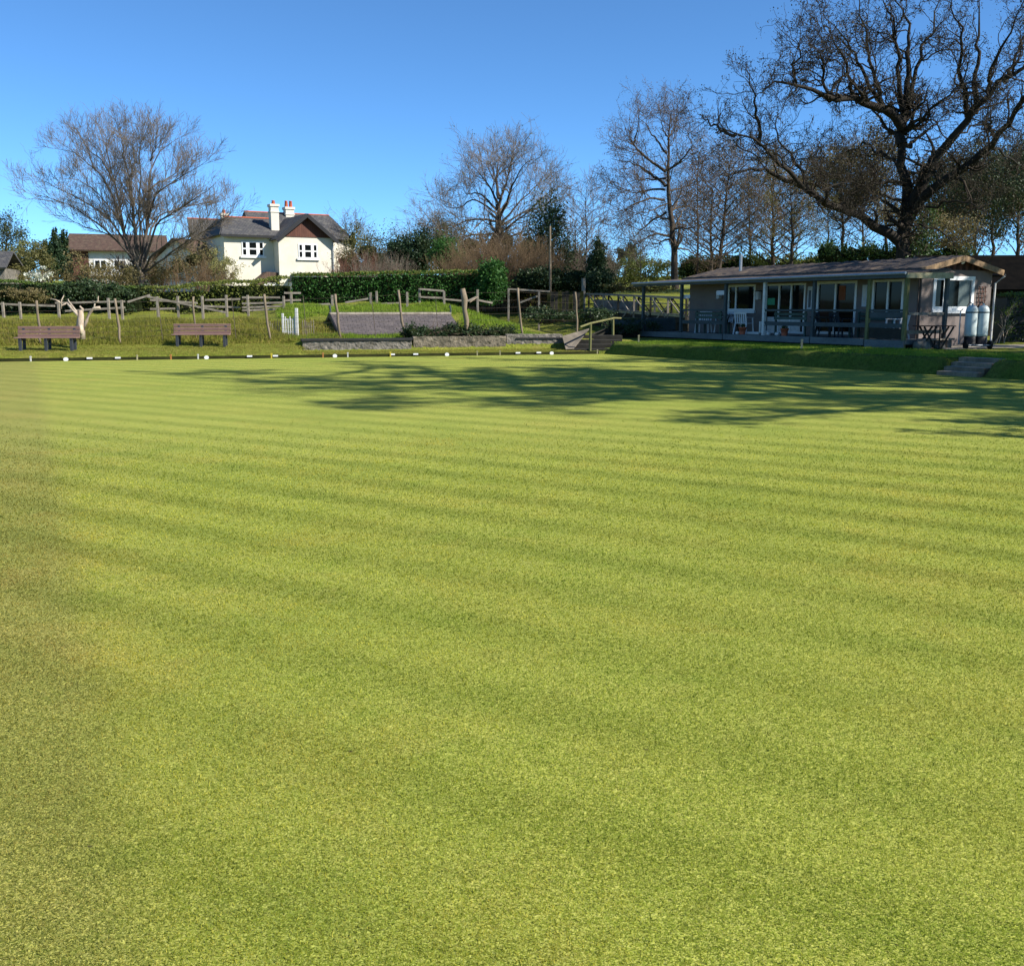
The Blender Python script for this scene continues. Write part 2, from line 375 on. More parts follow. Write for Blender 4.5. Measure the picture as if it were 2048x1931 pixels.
def glass_mat():
    t = NT('window_glass'); t.done((.006, .008, .008), .05, .10)
    return t.m
M['glass'] = glass_mat()
def plain(name, c, rough=.6):
    t = NT(name); return t.done(c, rough, .3)
M['curtain'] = surf('pale_curtain', (.42, .42, .36), (.33, .33, .28), 3, .9, .1, (6, 6, .4), .3)
M['orangecloth'] = surf('orange_banner_cloth', (.30, .10, .045), (.22, .07, .035), 3, .9, .1, bump=.2)
M['sign'] = surf('pale_notice_board', (.62, .64, .66), (.5, .52, .55), 8, .5, .3, bump=0)
M['signdark'] = surf('dark_notice_print', (.10, .11, .13), (.07, .08, .09), 8, .5, .3, bump=0)
M['greensign'] = surf('green_notice', (.03, .32, .16), (.02, .25, .12), 8, .5, .3, bump=0)

# ------------------------------------------------------------------ branches and leaves
def nrm(v): return v / (np.linalg.norm(v, axis=-1, keepdims=True) + 1e-9)

def tubes(P, Rd, S):
    """P (N,K,3) centre lines, Rd (N,K) radii -> verts, quads"""
    N, K, _ = P.shape
    T = np.empty_like(P); T[:, 1:-1] = P[:, 2:] - P[:, :-2]; T[:, 0] = P[:, 1] - P[:, 0]; T[:, -1] = P[:, -1] - P[:, -2]
    T = nrm(T)
    ref = np.where(np.abs(T[:, :1, 2:3]) > .8, np.array([[[1., .3, 0]]]), np.array([[[0, 0, 1.]]]))
    A = nrm(np.cross(T, np.broadcast_to(ref, T.shape))); B = np.cross(T, A)
    an = np.arange(S) * 2 * math.pi / S
    V = P[:, :, None] + Rd[:, :, None, None] * (A[:, :, None] * np.cos(an)[None, None, :, None] + B[:, :, None] * np.sin(an)[None, None, :, None])
    idx = np.arange(N * K * S).reshape(N, K, S)
    a = idx[:, :-1]; b = np.roll(a, -1, 2); c = idx[:, 1:]; d = np.roll(c, -1, 2)
    return V.reshape(-1, 3), np.stack([a, b, d, c], -1).reshape(-1, 4)

def join(parts):
    Vs, Fs, o = [], [], 0
    for V, F_ in parts:
        Vs.append(V); Fs.append(F_ + o); o += len(V)
    return np.concatenate(Vs), np.concatenate(Fs)

def resample(pts, K):
    pts = np.array(pts, float)
    s = np.concatenate([[0], np.cumsum(np.linalg.norm(np.diff(pts, axis=0), axis=1))])
    t = np.linspace(0, s[-1], K)
    out = np.stack([np.interp(t, s, pts[:, i]) for i in range(3)], 1)
    sm = out.copy(); sm[1:-1] = (out[:-2] + 2 * out[1:-1] + out[2:]) / 4
    return sm

def children(P, Rd, per_m, length, ang, K=5, up=.15, wig=.25, t0=.15, taper=.55, rtip=.003, drop=.6, rng=rng, rmax=9):
    N, Kp, _ = P.shape
    seg = np.linalg.norm(np.diff(P, axis=1), axis=2); L = seg.sum(1)
    cnt = rng.poisson(np.maximum(L * per_m, .05))
    par = np.repeat(np.arange(N), cnt); n = len(par)
    if n == 0: return np.zeros((0, K, 3)), np.zeros((0, K))
    t = t0 + (1 - t0) * rng.random(n) ** .85
    x = t * (Kp - 1); i = np.minimum(x.astype(int), Kp - 2); f = (x - i)[:, None]
    p0 = P[par, i] * (1 - f) + P[par, i + 1] * f
    r0 = Rd[par, i] * (1 - f[:, 0]) + Rd[par, i + 1] * f[:, 0]
    tan = nrm(P[par, i + 1] - P[par, i])
    rv = nrm(rng.normal(size=(n, 3))); rv = nrm(rv - tan * (rv * tan).sum(1, keepdims=True))
    an = (ang * (.7 + .6 * rng.random(n)))[:, None]
    d = nrm(tan * np.cos(an) + rv * np.sin(an) + np.array([0, 0, up]))
    ln = length * (.45 + .8 * rng.random(n)) * (1 - drop * t)
    ln = np.minimum(ln, .9 * L[par] + .2)
    st = (ln / (K - 1))[:, None]
    Q = np.empty((n, K, 3)); Q[:, 0] = p0
    for k in range(1, K):
        d = nrm(d + wig * rng.normal(size=(n, 3)) + np.array([0, 0, up * .5]))
        Q[:, k] = Q[:, k - 1] + d * st
    r1 = np.minimum(r0 * taper, rmax)
    q = np.linspace(1, 0, K)[None]
    Rq = rtip + (np.maximum(r1, rtip)[:, None] - rtip) * q ** .8
    return Q, Rq

def quads(C, size, rng=rng, aspect=1.0, normal=None, flat=0.):
    n = len(C)
    a = nrm(rng.normal(size=(n, 3))); 
    if normal is not None: a = nrm(a * (1 - flat) + normal * flat)
    b = nrm(np.cross(a, rng.normal(size=(n, 3)))); c = np.cross(a, b)
    s = (size * (.55 + .9 * rng.random(n)))[:, None]
    V = np.stack([C - b * s * .5 - c * s * .15 * aspect, C + c * s * .5 * aspect * .2 - b * s * 0 - c * s * .4 * aspect, C + b * s * .5 + c * s * .1 * aspect, C + c * s * .5 * aspect], 1)
    return V.reshape(-1, 3), np.arange(n * 4).reshape(n, 4)

def limb_set(spec, d, base=0, thin=.78):
    """spec: list of (r0, r1, depth offset at tip, [(px,py),...]) -> P,R arrays"""
    Ps, Rs = [], []
    K = 14
    for r0, r1, dz, pts in spec:
        n = len(pts)
        w = [W(px, py, d + base + dz * (i / (n - 1)) ** 1.0) for i, (px, py) in enumerate(pts)]
        Ps.append(resample(w, K)); Rs.append(r1 * .6 + (r0 * (1 if r0 > .4 or r1 > .08 else thin) - r1 * .6) * (1 - np.linspace(0, 1, K)) ** 1.15)
    return np.array(Ps), np.array(Rs)

def roughen(P, amt, rng):
    N, K, _ = P.shape
    n = rng.normal(size=P.shape) * amt
    n[:, 0] = 0
    return P + n

def tree(name, label, spec, d, lv, bark, twig, leaf=None, leafn=0, leafsize=.08, seed=1, cat='tree', trunk_sides=10, base=None, group=None, extra=None, rough=.03, clump=1, shrink=1.0, thin=.78):
    """spec limbs; lv = list of dict for successive branching levels"""
    rg = np.random.default_rng(seed)
    if shrink != 1:
        bx_, by_ = spec[0][3][-1] if shrink < 0 else spec[0][3][1]
        sp2 = []
        for (r0, r1, dz, pts) in spec:
            n_ = len(pts) - 1
            sp2.append((r0, r1, dz, [(bx_ + (x - bx_) * (1 - (1 - abs(shrink)) * i / n_), by_ + (y - by_) * (1 - (1 - abs(shrink)) * i / n_)) for i, (x, y) in enumerate(pts)]))
        spec = sp2
    P, Rd = limb_set(spec, d, thin=thin)
    P = roughen(P, rough, rg)
    b = P[0, 0].copy() if base is None else np.array(base, float)
    root = thing(name, tuple(b), 0, label, cat, group)
    parts = [tubes(P - b, Rd, trunk_sides)]
    cur, cr = P, Rd; tw = []; ends = []
    for k, kw in enumerate(lv):
        kw = dict(kw); S = kw.pop('S', 3); intr = kw.pop('trunk', False)
        cur2, cr2 = children(cur, cr, rng=rg, **kw)
        g = tubes(cur2 - b, cr2, S)
        (parts if intr else tw).append(g)
        if k > 0 or not kw.get('keep'): pass
        cur, cr = cur2, cr2
        ends.append(cur2)
    V, F_ = join(parts); mesh_np('trunk', V, F_, bark, root, True)
    V, F_ = join(tw); mesh_np('crown', V, F_, twig, root, False)
    if leaf is not None and leafn:
        E = ends[-1]; k = rg.integers(0, len(E), leafn // clump); t = rg.integers(E.shape[1] // 2, E.shape[1], leafn // clump)
        C = np.repeat(E[k, t], clump, 0) + rg.normal(size=(leafn // clump * clump, 3)) * .06 * (1 + clump * .15)
        V, F_ = quads(C - b, leafsize, rg); mesh_np('leaves', V, F_, leaf, root)
    if extra: extra(root, b, P, rg)
    return root

def cloud(blobs, n, size, rg, clump=45, spread=.16, shell=.55):
    """leaf centres for blobs (cx,cy,cz,rx,ry,rz)"""
    out = []
    vol = np.array([b[3] * b[4] * b[5] for b in blobs]) ** .8; vol /= vol.sum()
    for b, v in zip(blobs, vol):
        m = max(int(n * v), 20); k = max(m // clump, 4)
        dirs = nrm(rg.normal(size=(k, 3))); rr = (shell + (1 - shell) * rg.random(k) ** .7)[:, None] * (.82 + .3 * rg.random(k))[:, None]
        cc = dirs * rr
        i = rg.integers(0, k, m)
        c = cc[i] + rg.normal(size=(m, 3)) * spread * (.6 + .8 * rg.random(k))[i][:, None]
        out.append(np.array(b[:3]) + c * np.array(b[3:6]))
    return np.concatenate(out)

def ico(c, r, rg, sub=2):
    import bmesh
    bm = bmesh.new(); bmesh.ops.create_icosphere(bm, subdivisions=sub, radius=1)
    bm.verts.ensure_lookup_table()
    V = np.array([v.co[:] for v in bm.verts]); F_ = np.array([[v.index for v in f.verts] for f in bm.faces]); bm.free()
    V = V * (1 + .15 * rg.normal(size=(len(V), 1)))
    return V * np.array(r) + np.array(c), F_

def bush(name, label, blobs, n, size, mat, seed=1, cat='bush', core=.62, stems=0, twigmat=None, group=None, zmin=None, **kw):
    """leafy shrub: leaf clumps, branch stems inside and a dense heart of twigs"""
    rg = np.random.default_rng(seed)
    b0 = np.array(blobs[0][:3]); zb = min(b[2] - b[5] for b in blobs)
    base = np.array([b0[0], b0[1], zb if zmin is None else zmin])
    root = thing(name, tuple(base), 0, label, cat, group)
    C = cloud(blobs, n, size, rg, **kw)
    C = C[C[:, 2] > base[2]]
    V, F_ = quads(C - base, size, rg); mesh_np('foliage', V, F_, mat, root)
    P = []
    for b in blobs:
        k = max(3, stems // len(blobs))
        e = np.array(b[:3]) + nrm(rg.normal(size=(k, 3))) * np.array(b[3:6]) * .8; e[:, 2] = np.maximum(e[:, 2], base[2] + .3)
        s = base + rg.normal(size=(k, 3)) * np.array([.25, .25, 0]) * b[3] * .5
        s[:, 2] = base[2]
        tt = np.linspace(0, 1, 6)[None, :, None]
        P.append(s[:, None] * (1 - tt) + e[:, None] * tt + np.array([0, 0, 1.]) * (tt * (1 - tt)) * b[5] * .4 + rg.normal(size=(k, 6, 3)) * .03 * b[3])
    P = np.concatenate(P); r = .035 * (1 - np.linspace(0, .85, 6))[None].repeat(len(P), 0)
    q, qr = children(P, r, 3, .9, R(35), K=4, rng=rg)
    V, F_ = join([tubes(P - base, r, 4), tubes(q - base, qr, 3)]); mesh_np('stem', V, F_, twigmat or M['twig'], root)
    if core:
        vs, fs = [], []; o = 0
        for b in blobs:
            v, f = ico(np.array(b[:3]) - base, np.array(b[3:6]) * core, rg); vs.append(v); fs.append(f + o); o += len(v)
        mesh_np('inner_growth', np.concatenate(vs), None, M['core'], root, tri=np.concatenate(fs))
    return root

def thicket(name, label, cx, cy, cz, rx, ry, h, nst, mat, seed, cat='shrub', leaf=None, leafn=0, leafsize=.07, lean=.35, tw=5):
    """bare twiggy shrub: many thin stems fanning out of the ground"""
    rg = np.random.default_rng(seed)
    base = np.array([cx, cy, cz])
    s = base + rg.uniform(-1, 1, (nst, 3)) * np.array([rx * .8, ry * .8, 0])
    dirs = nrm(np.stack([(s[:, 0] - cx) / rx * lean + rg.normal(size=nst) * .2, (s[:, 1] - cy) / ry * lean * .5 + rg.normal(size=nst) * .2, np.ones(nst)], 1))
    env = np.sqrt(np.clip(1 - ((s[:, 0] - cx) / rx) ** 2 * .75, .1, 1))
    L = h * (.55 + .5 * rg.random(nst)) * env
    K = 6; P = np.empty((nst, K, 3)); P[:, 0] = s; dd = dirs
    for k in range(1, K):
        dd = nrm(dd + .12 * rg.normal(size=(nst, 3))); P[:, k] = P[:, k - 1] + dd * (L / (K - 1))[:, None]
    r = (.022 * (1 - np.linspace(0, .8, K)))[None].repeat(nst, 0)
    q, qr = children(P, r, tw, h * .32, R(30), K=4, up=.25, rng=rg, t0=.2)
    q2, qr2 = children(q, qr, 3, h * .14, R(35), K=3, up=.2, rng=rg)
    root = thing(name, tuple(base), 0, label, cat)
    V, F_ = join([tubes(P - base, r, 4), tubes(q - base, qr, 3), tubes(q2 - base, qr2, 3)]); mesh_np('twigs', V, F_, mat, root)
    if leaf is not None:
        E = q2 if len(q2) else q; k = rg.integers(0, len(E), leafn)
        V, F_ = quads(E[k, rg.integers(0, E.shape[1], leafn)] + rg.normal(size=(leafn, 3)) * .06 - base, leafsize, rg); mesh_np('foliage', V, F_, leaf, root)
    return root

def hedge(name, label, pts, width, htop, mat, n_m2, size, seed, lowgap=0, coremat=None, topmat=None, cat='hedge', wob=.06):
    """clipped hedge along ground points (x,y,z0,ztop)"""
    rg = np.random.default_rng(seed)
    b = np.array([pts[0][0], pts[0][1], pts[0][2]], float)
    root = thing(name, tuple(b), 0, label, cat)
    core = MB(); cs = []; ns = []; ct = []
    for (x0, y0, z0, t0), (x1, y1, z1, t1) in zip(pts[:-1], pts[1:]):
        d = np.array([x1 - x0, y1 - y0]); L = np.hypot(*d); d /= L; nn = np.array([d[1], -d[0]])
        w = width / 2
        k = int(L * (t0 - z0) * n_m2 * 2)
        s = rg.random(k); hh = rg.random(k); side = np.where(rg.random(k) < .75, 1, -1)
        bul = wob * np.sin(s * L * 1.7 + seed) + wob * np.sin(s * L * 4.1 + hh * 5)
        # cluster modulation for gaps
        off = side * (w + bul + rg.normal(size=k) * .07)
        x = x0 + d[0] * s * L + nn[0] * off; y = y0 + d[1] * s * L + nn[1] * off
        zz = (z0 + (z1 - z0) * s) + lowgap + hh * ((t0 + (t1 - t0) * s) - (z0 + (z1 - z0) * s) - lowgap)
        cs.append(np.stack([x, y, zz], 1))
        k = int(L * width * n_m2 * 2.0)
        s = rg.random(k); off = rg.uniform(-w, w, k)
        x = x0 + d[0] * s * L + nn[0] * off; y = y0 + d[1] * s * L + nn[1] * off
        zz = t0 + (t1 - t0) * s - .02 + rg.normal(size=k) * .03 + wob * .5 * np.sin(s * L * 2.3)
        ct.append(np.stack([x, y, zz], 1))
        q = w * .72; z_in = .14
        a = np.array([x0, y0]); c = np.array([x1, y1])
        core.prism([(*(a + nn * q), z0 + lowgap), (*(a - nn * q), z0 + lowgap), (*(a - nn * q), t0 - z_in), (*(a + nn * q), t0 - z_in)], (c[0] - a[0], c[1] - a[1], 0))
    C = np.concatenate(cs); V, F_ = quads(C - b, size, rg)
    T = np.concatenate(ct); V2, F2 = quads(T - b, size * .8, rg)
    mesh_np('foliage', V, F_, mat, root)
    mesh_np('top_growth', V2, F2, topmat or mat, root)  # a brighter topmat puts the sun on the top into its colour
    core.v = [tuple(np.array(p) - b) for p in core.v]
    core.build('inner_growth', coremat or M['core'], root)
    return root

# ================================================================== ground
Cn = np.array([3.3, 36.8]); NF = np.array([-.269, .963]); NR = np.array([.843, .537])
def nv(x, y):
    return (x - Cn[0]) * NF[0] + (y - Cn[1]) * NF[1], (x - Cn[0]) * NR[0] + (y - Cn[1]) * NR[1]
def sstep(a, b, x):
    t = np.clip((x - a) / (b - a), 0, 1); return t * t * (3 - 2 * t)
def PN(px, n):
    r = (px - 1024) / 2030.0
    d = (n + 34.55) / (.963 - .269 * r)
    return np.array([r * d, d])
def gz(x, y):
    x = np.asarray(x, float); y = np.asarray(y, float)
    n, v = nv(x, y)
    left = np.interp(n, [0, .02, .32, .40, 1.1, 2.2, 3.2, 4, 5.5, 7.5, 12], [-.15, -.16, -.15, .11, .26, .31, .43, .66, .98, 1.17, 1.15])
    mid = np.interp(n, [0, .02, .32, .40, 1.1, 2.3, 2.55, 5.2, 6.5, 8.5, 11], [-.15, -.16, -.15, .05, .09, .13, .50, .55, .80, 1.22, 1.66])
    w = sstep(-8.6, -6.6, x + .27 * n)
    w = np.where(n < 3, (x + .27 * n > -6.9) * 1.0, w)
    zf = left * (1 - w) + mid * w
    und = .05 * np.sin(x * 1.9 + y * .7) + .04 * np.sin(x * .8 - y * 2.3 + 1) + .03 * np.sin(x * 4.1 + y * 3.3)
    zf = zf + und * sstep(2.6, 5, n)
    far = np.interp(y, [46, 62, 90, 200, 400], [0, 1.0, 1.9, 5, 11]); zf = zf + far
    bw = .05 * np.sin(x * 2.1 + y) + .03 * np.sin(y * 3.7)
    zr = np.interp(v + bw * sstep(0, .3, v), [0, .02, .06, .30, .50, 3], [-.15, -.03, .0, .36, .41, .42])
    zr = zr + .012 * np.sin(x * 3 + y * 2) + np.interp(y + x * .2, [52, 66, 95, 200, 400], [0, 1.9, 3.0, 6.5, 13])
    k = sstep(.0, 3.5, v) 
    both = zf * (1 - k) + zr * k
    z = np.where((n <= 0) & (v <= 0), -.16, np.where(n <= 0, zr, np.where(v <= 0, zf, both)))
    return z
def g1(x, y): return float(gz(x, y))

def axis(a, b, fa, fb, fine, coarse, grow=1.12):
    mid = list(np.arange(fa, fb, fine)); s = fine; p = fb; up = []
    while p < b: s *= grow; s = min(s, coarse); up.append(p); p += s
    s = fine; p = fa; dn = []
    while p > a: s *= grow; s = min(s, coarse); p -= s; dn.append(p)
    return np.array(dn[::-1] + mid + up)
# the ground grid runs along the green's far edge so banks and ditch stay straight
ga = axis(-330, 330, -24, 14, .22, 12); gb = axis(-55, 420, -.6, 12, .075, 12, 1.08)
E1 = np.array([NF[1], -NF[0]])
A_, B_ = np.meshgrid(ga, gb)
X = Cn[0] + A_ * E1[0] + B_ * NF[0]; Y = Cn[1] + A_ * E1[1] + B_ * NF[1]
# snap a column band along the right-hand bank
Z = gz(X, Y)
_n, _v = nv(X, Y)
Z = np.where((_v > 0) & (_v < 2.5) & (_n < .2), Z - .35, Z)
nb, na = X.shape
idx = np.arange(nb * na).reshape(nb, na)
Fq = np.stack([idx[:-1, :-1], idx[:-1, 1:], idx[1:, 1:], idx[1:, :-1]], -1).reshape(-1, 4)
g = mesh_np('ground', np.stack([X, Y, Z], -1).reshape(-1, 3), Fq, M['lawn'], None, True); tag(g, kind='structure')

# fine strip for the right-hand bank, laid over the coarse grid
RD = np.array([.537, -.843])
s_ = np.arange(-1.0, 45, .15); v_ = np.concatenate([np.arange(.0, 1.6, .08), [1.8, 2.1, 2.5, 3.0]])
S_, V_ = np.meshgrid(s_, v_)
X = Cn[0] + S_ * RD[0] + V_ * NR[0]; Y = Cn[1] + S_ * RD[1] + V_ * NR[1]
NN, VV = nv(X, Y)
Z = np.where(NN <= 0, gz(X, Y), np.minimum(gz(X, Y), .42))
notch = sstep(13.5, 13.75, S_) * (1 - sstep(14.85, 15.1, S_))
Z = np.where(notch > 0, Z * (1 - notch) + notch * np.interp(V_, [0, .05, 1.25, 1.3], [-.1, -.06, .30, .41]), Z)
Z = Z + .012 + .012 * np.sin(S_ * 9) * np.sin(V_ * 11)
nb, na = X.shape; idx = np.arange(nb * na).reshape(nb, na)
Fq = np.stack([idx[:-1, :-1], idx[:-1, 1:], idx[1:, 1:], idx[1:, :-1]], -1).reshape(-1, 4)
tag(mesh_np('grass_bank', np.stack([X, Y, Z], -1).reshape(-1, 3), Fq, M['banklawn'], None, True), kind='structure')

# the green itself
e = .02
def gp(nn, vv):
    A = np.array([NF, NR]); return np.linalg.solve(A, np.array([nn, vv])) + Cn
c0 = gp(0, 0); far_l = Cn + np.array([-.963, -.269]) * 34
rr = Cn + RD * 60
poly = [c0, far_l, np.array([-34, -20.]), np.array([rr[0], -20.])]
mb = MB(); pts = [(p[0], p[1], 0) for p in poly] ; pts.append((*(Cn + RD * 60), 0))
mb.prism([(p[0], p[1], -.18) for p in pts], (0, 0, .18))
tag(mb.build('bowling_green', M['green']), kind='structure')

mb = MB(); a = Cn - E1 * 34 + NF * .345; b = Cn + NF * .345
mb.prism([(*a, -.15), (*b, -.15), (*(b + NF * .03), -.15), (*(a + NF * .03), -.15)], (0, 0, .235))
tag(mb.build('ditch_wall', M['ditchboard']), kind='structure')
# cut blades standing in the near turf
rb = np.random.default_rng(77); nb_ = 760000
dd_ = 1.7 * (15 / 1.7) ** rb.random(nb_); keep = rb.random(nb_) < 1 - sstep(8, 15, dd_) * .97; dd_ = dd_[keep]; nb_ = len(dd_)
xx_ = rb.uniform(-1, 1, nb_) * (.56 * dd_ + 1.2)
q_ = dd_ / 2.5
az_ = rb.uniform(0, 6.283, nb_); tl_ = rb.uniform(.15, 1.25, nb_); ln_ = .0085 * q_ ** .45 * rb.uniform(.6, 1.4, nb_); wd_ = .0011 * q_ ** .85 * rb.uniform(.7, 1.4, nb_)
dr = np.stack([np.cos(az_) * np.sin(tl_), np.sin(az_) * np.sin(tl_), np.cos(tl_)], 1)
sd_ = nrm(np.cross(dr, rb.normal(size=(nb_, 3)))) * wd_[:, None]
b0 = np.stack([xx_, dd_, np.full(nb_, .0005)], 1)
b0[:, :2] -= dr[:, :2] * ln_[:, None] * .5
V_b = np.stack([b0 - sd_, b0 + sd_, b0 + dr * ln_[:, None]], 1).reshape(-1, 3); V_b[:, 2] = np.maximum(V_b[:, 2], .0004)
o = mesh_np('turf_blades', V_b, None, green_mat(True), None, tri=np.arange(nb_ * 3).reshape(nb_, 3)); tag(o, 'short cut grass blades standing in the near part of the bowling green', 'grass', kind='stuff')
# rough grass on the banks: countless tussocks
def tufts(name, spots, n_bl, hgt, mat, rg, width=.022, lean=.5):
    C = np.repeat(spots, n_bl, 0); k = len(C)
    C = C + rg.normal(size=(k, 3)) * np.array([.06, .06, 0])
    d = nrm(np.stack([rg.normal(size=k) * lean, rg.normal(size=k) * lean, np.ones(k)], 1))
    L = (hgt * (.4 + .9 * rg.random(k)))[:, None]
    sd = nrm(np.cross(d, rg.normal(size=(k, 3)))) * width * .5
    tip = C + d * L + nrm(rg.normal(size=(k, 3))) * L * .25
    V = np.stack([C - sd, C + sd, tip], 1).reshape(-1, 3)
    o = mesh_np(name, V, None, mat, None, tri=np.arange(k * 3).reshape(k, 3))
    return tag(o, kind='stuff')
rg = np.random.default_rng(11)
def spots(n, nlo, nhi, alo, ahi, ok=lambda x, y: x > -1e9):
    a = rg.uniform(alo, ahi, n); b = rg.uniform(nlo, nhi, n)
    x = Cn[0] + a * E1[0] + b * NF[0]; y = Cn[1] + a * E1[1] + b * NF[1]
    m = ok(x, y); x = x[m]; y = y[m]
    return np.stack([x, y, gz(x, y) - .01], 1)
# left bank beyond the fence, rough and tawny
o = tufts('bank_grass', spots(9000, 2.9, 8.0, -26, -9.0), 7, .16, M['tuft'], rg, .03); tag(o, 'rough tawny grass on the bank behind the benches', 'grass')
inshed = lambda x, y: ~((x > -8.6) & (x < -2.2) & (y > 39.0 + (x + 6.7) * .37) & (y < 43.2 + (x + 6.7) * .37))
o = tufts('slope_grass', spots(8000, 3.2, 12.5, -11, -1.0, inshed), 7, .15, M['lushtuft'], rg, .035); tag(o, 'lush bright grass on the slope above the sunken shed roof', 'grass')
o = tufts('strip_grass', spots(9000, .42, 3.0, -26, -.5, lambda x, y: ~((x > -7.4) & (nv(x, y)[0] > 2.1))), 6, .045, M['tuft'], rg, .02); tag(o, 'short uneven grass on the strip along the ditch', 'grass')
S = rg.uniform(0, 34, 16000); V = rg.uniform(.45, 3.6, 16000)
xb = Cn[0] + S * RD[0] + V * NR[0]; yb = Cn[1] + S * RD[1] + V * NR[1]
m_ = ~((S > 13.6) & (S < 15.2) & (V < 1.25))
o = tufts('verge_grass', np.stack([xb, yb, gz(xb, yb) + .005], 1)[m_], 6, .06, M['lushtuft'], rg, .02); tag(o, 'grass tufts over the dark bank below the clubhouse', 'grass')

# ================================================================== ditch markers
def at_green(px, off=.18, z=0.):
    p = PN(px, off); return (p[0], p[1], z)
rot_far = math.atan2(.269, .963)
def mk_disc(px, label):
    p = at_green(px, .22, -.15)
    t = thing('rink_marker', p, rot_far, label, 'rink marker', 'round white rink markers along the ditch')
    n = 18; pts = [(.075 * math.cos(2 * math.pi * k / n), -.012, .19 + .062 * math.sin(2 * math.pi * k / n)) for k in range(n)]
    MB().prism(pts, (0, .024, 0)).build('marker_disc', M['disc'], t)
    MB().tube([(0, .024, 0), (0, .024, .18)], .009, 6).build('spike', M['metal'], t)
    return t
for px, w_ in ((124, 'nearest the left bench'), (408, 'in front of the right bench'), (667, 'below the start of the stone wall'), (893, 'below the leafy end of the wall'), (1104, 'near the corner of the green')):
    mk_disc(px, 'round white rink marker in the ditch ' + w_)
plates = [(172, 'w', 'first to the right of the leftmost disc'), (229, 'w', 'below the post behind the left bench'), (495, 'w', 'right of the right bench'), (547, 'w', 'beside the yellow peg'),
          (783, 'w', 'under the middle of the coping'), (830, 'w', 'at the right end of the coping'), (1036, 'w', 'below the leaning post'), (1078, 'w', 'just left of the corner disc')]
for px, c, w_ in plates:
    p = at_green(px, .30, -.15)
    t = thing('boundary_plate', p, rot_far, 'small white oblong plate in the ditch, ' + w_, 'boundary marker', 'white boundary plates along the ditch')
    MB().box(-.085, .085, -.01, .01, .19, .24).build('plate', M['disc'], t)
    MB().box(-.01, .01, -.008, .008, 0, .19).build('spike', M['black'], t)
pegs = [(53, 'whitedull'), (268, 'palewood'), (336, 'orange'), (391, 'whitedull'), (539, 'yellow'), (643, 'orange'), (693, 'whitedull'), (779, 'yellow'), (954, 'palewood'), (1000, 'palewood'), (1196, 'palewood')]
pw = ['farthest left', 'between the two benches', 'orange, left of bench', 'just left of the disc by the right bench', 'yellow, beside a white plate', 'orange, left of the wall disc', 'pale, below the stone wall',
      'yellow, below the coping', 'under the gnarled post', 'left of the two corner plates', 'at the foot of the steps']
for (px, m), w_ in zip(pegs, pw):
    p = at_green(px, .03, -.10)
    o = MB().prism([(-.018, -.018, 0), (.018, -.018, 0), (.018, .018, 0), (-.018, .018, 0)], (0, 0, .25)).box(-.024, .024, -.024, .024, .22, .262).build('peg', M[m]); o.location = p
    tag(o, 'small square peg edging the green, ' + w_, 'peg', 'pegs along the far edge of the green')
for px, y0, y1, w_ in ((1277, 702, 684, 'left'), (1602, 720, 697, 'right')):
    r = (px - 1024) / 2030.; d = 36.5 if px < 1400 else 30.6
    p = W(px, y0, d); x, y = p[0], p[1]
    z0 = g1(x, y); hh = (y0 - y1) / 2030 * d
    o = MB().prism([(-.03, -.012, 0), (.03, -.012, 0), (.03, .012, 0), (-.03, .012, 0)], (.0, 0, hh)).box(-.034, .034, -.016, .016, hh - .05, hh).build('boundary_stake', M['palewood']); o.location = (x, y, z0 - .03)
    tag(o, 'tall white stake in the grass bank below the ' + w_ + ' half of the clubhouse', 'stake', 'white stakes on the bank')

# ================================================================== benches
def bench(loc, rz, label):
    t = thing('park_bench', loc, rz, label, 'bench', 'slatted benches facing the green')
    # front faces local -y; length along x
    for k in range(3):
        z = .735 - k * .125; y = .335 - k * .03
        MB().bar((-.98, y, z), (.98, y, z), .035, .105, (0, -.18, 1)).build('back_slat', M['plastic_wood'], t, bevel=.008)
    for k in range(3):
        y = .20 - k * .135
        MB().box(-.98, .98, y - .058, y + .058, .405, .44).build('seat_slat', M['plastic_wood'], t, bevel=.008)
    for x in (-.80, 0, .80):
        MB().box(x - .045, x + .045, -.14, -.04, -.04, .40).build('leg', M['plastic_dark'], t, bevel=.006)
        MB().bar((x, .26, -.04), (x, .36, .78), .085, .07, (0, 1, 0)).build('back_leg', M['plastic_dark'], t, bevel=.006)
        MB().box(x - .04, x + .04, -.14, .30, .33, .40).build('seat_bearer', M['plastic_dark'], t, bevel=.006)
    return t
p = W(92, 701, 33.0); bench((p[0], 33.1, g1(p[0], 33.0)), rot_far * .45, 'brown slatted bench on charcoal legs in front of the bleached dead tree')
p = W(405, 692, 35.4); bench((p[0], 35.3, g1(p[0], 35.2)), rot_far * .45, 'brown slatted bench between the dead tree and the white gate')

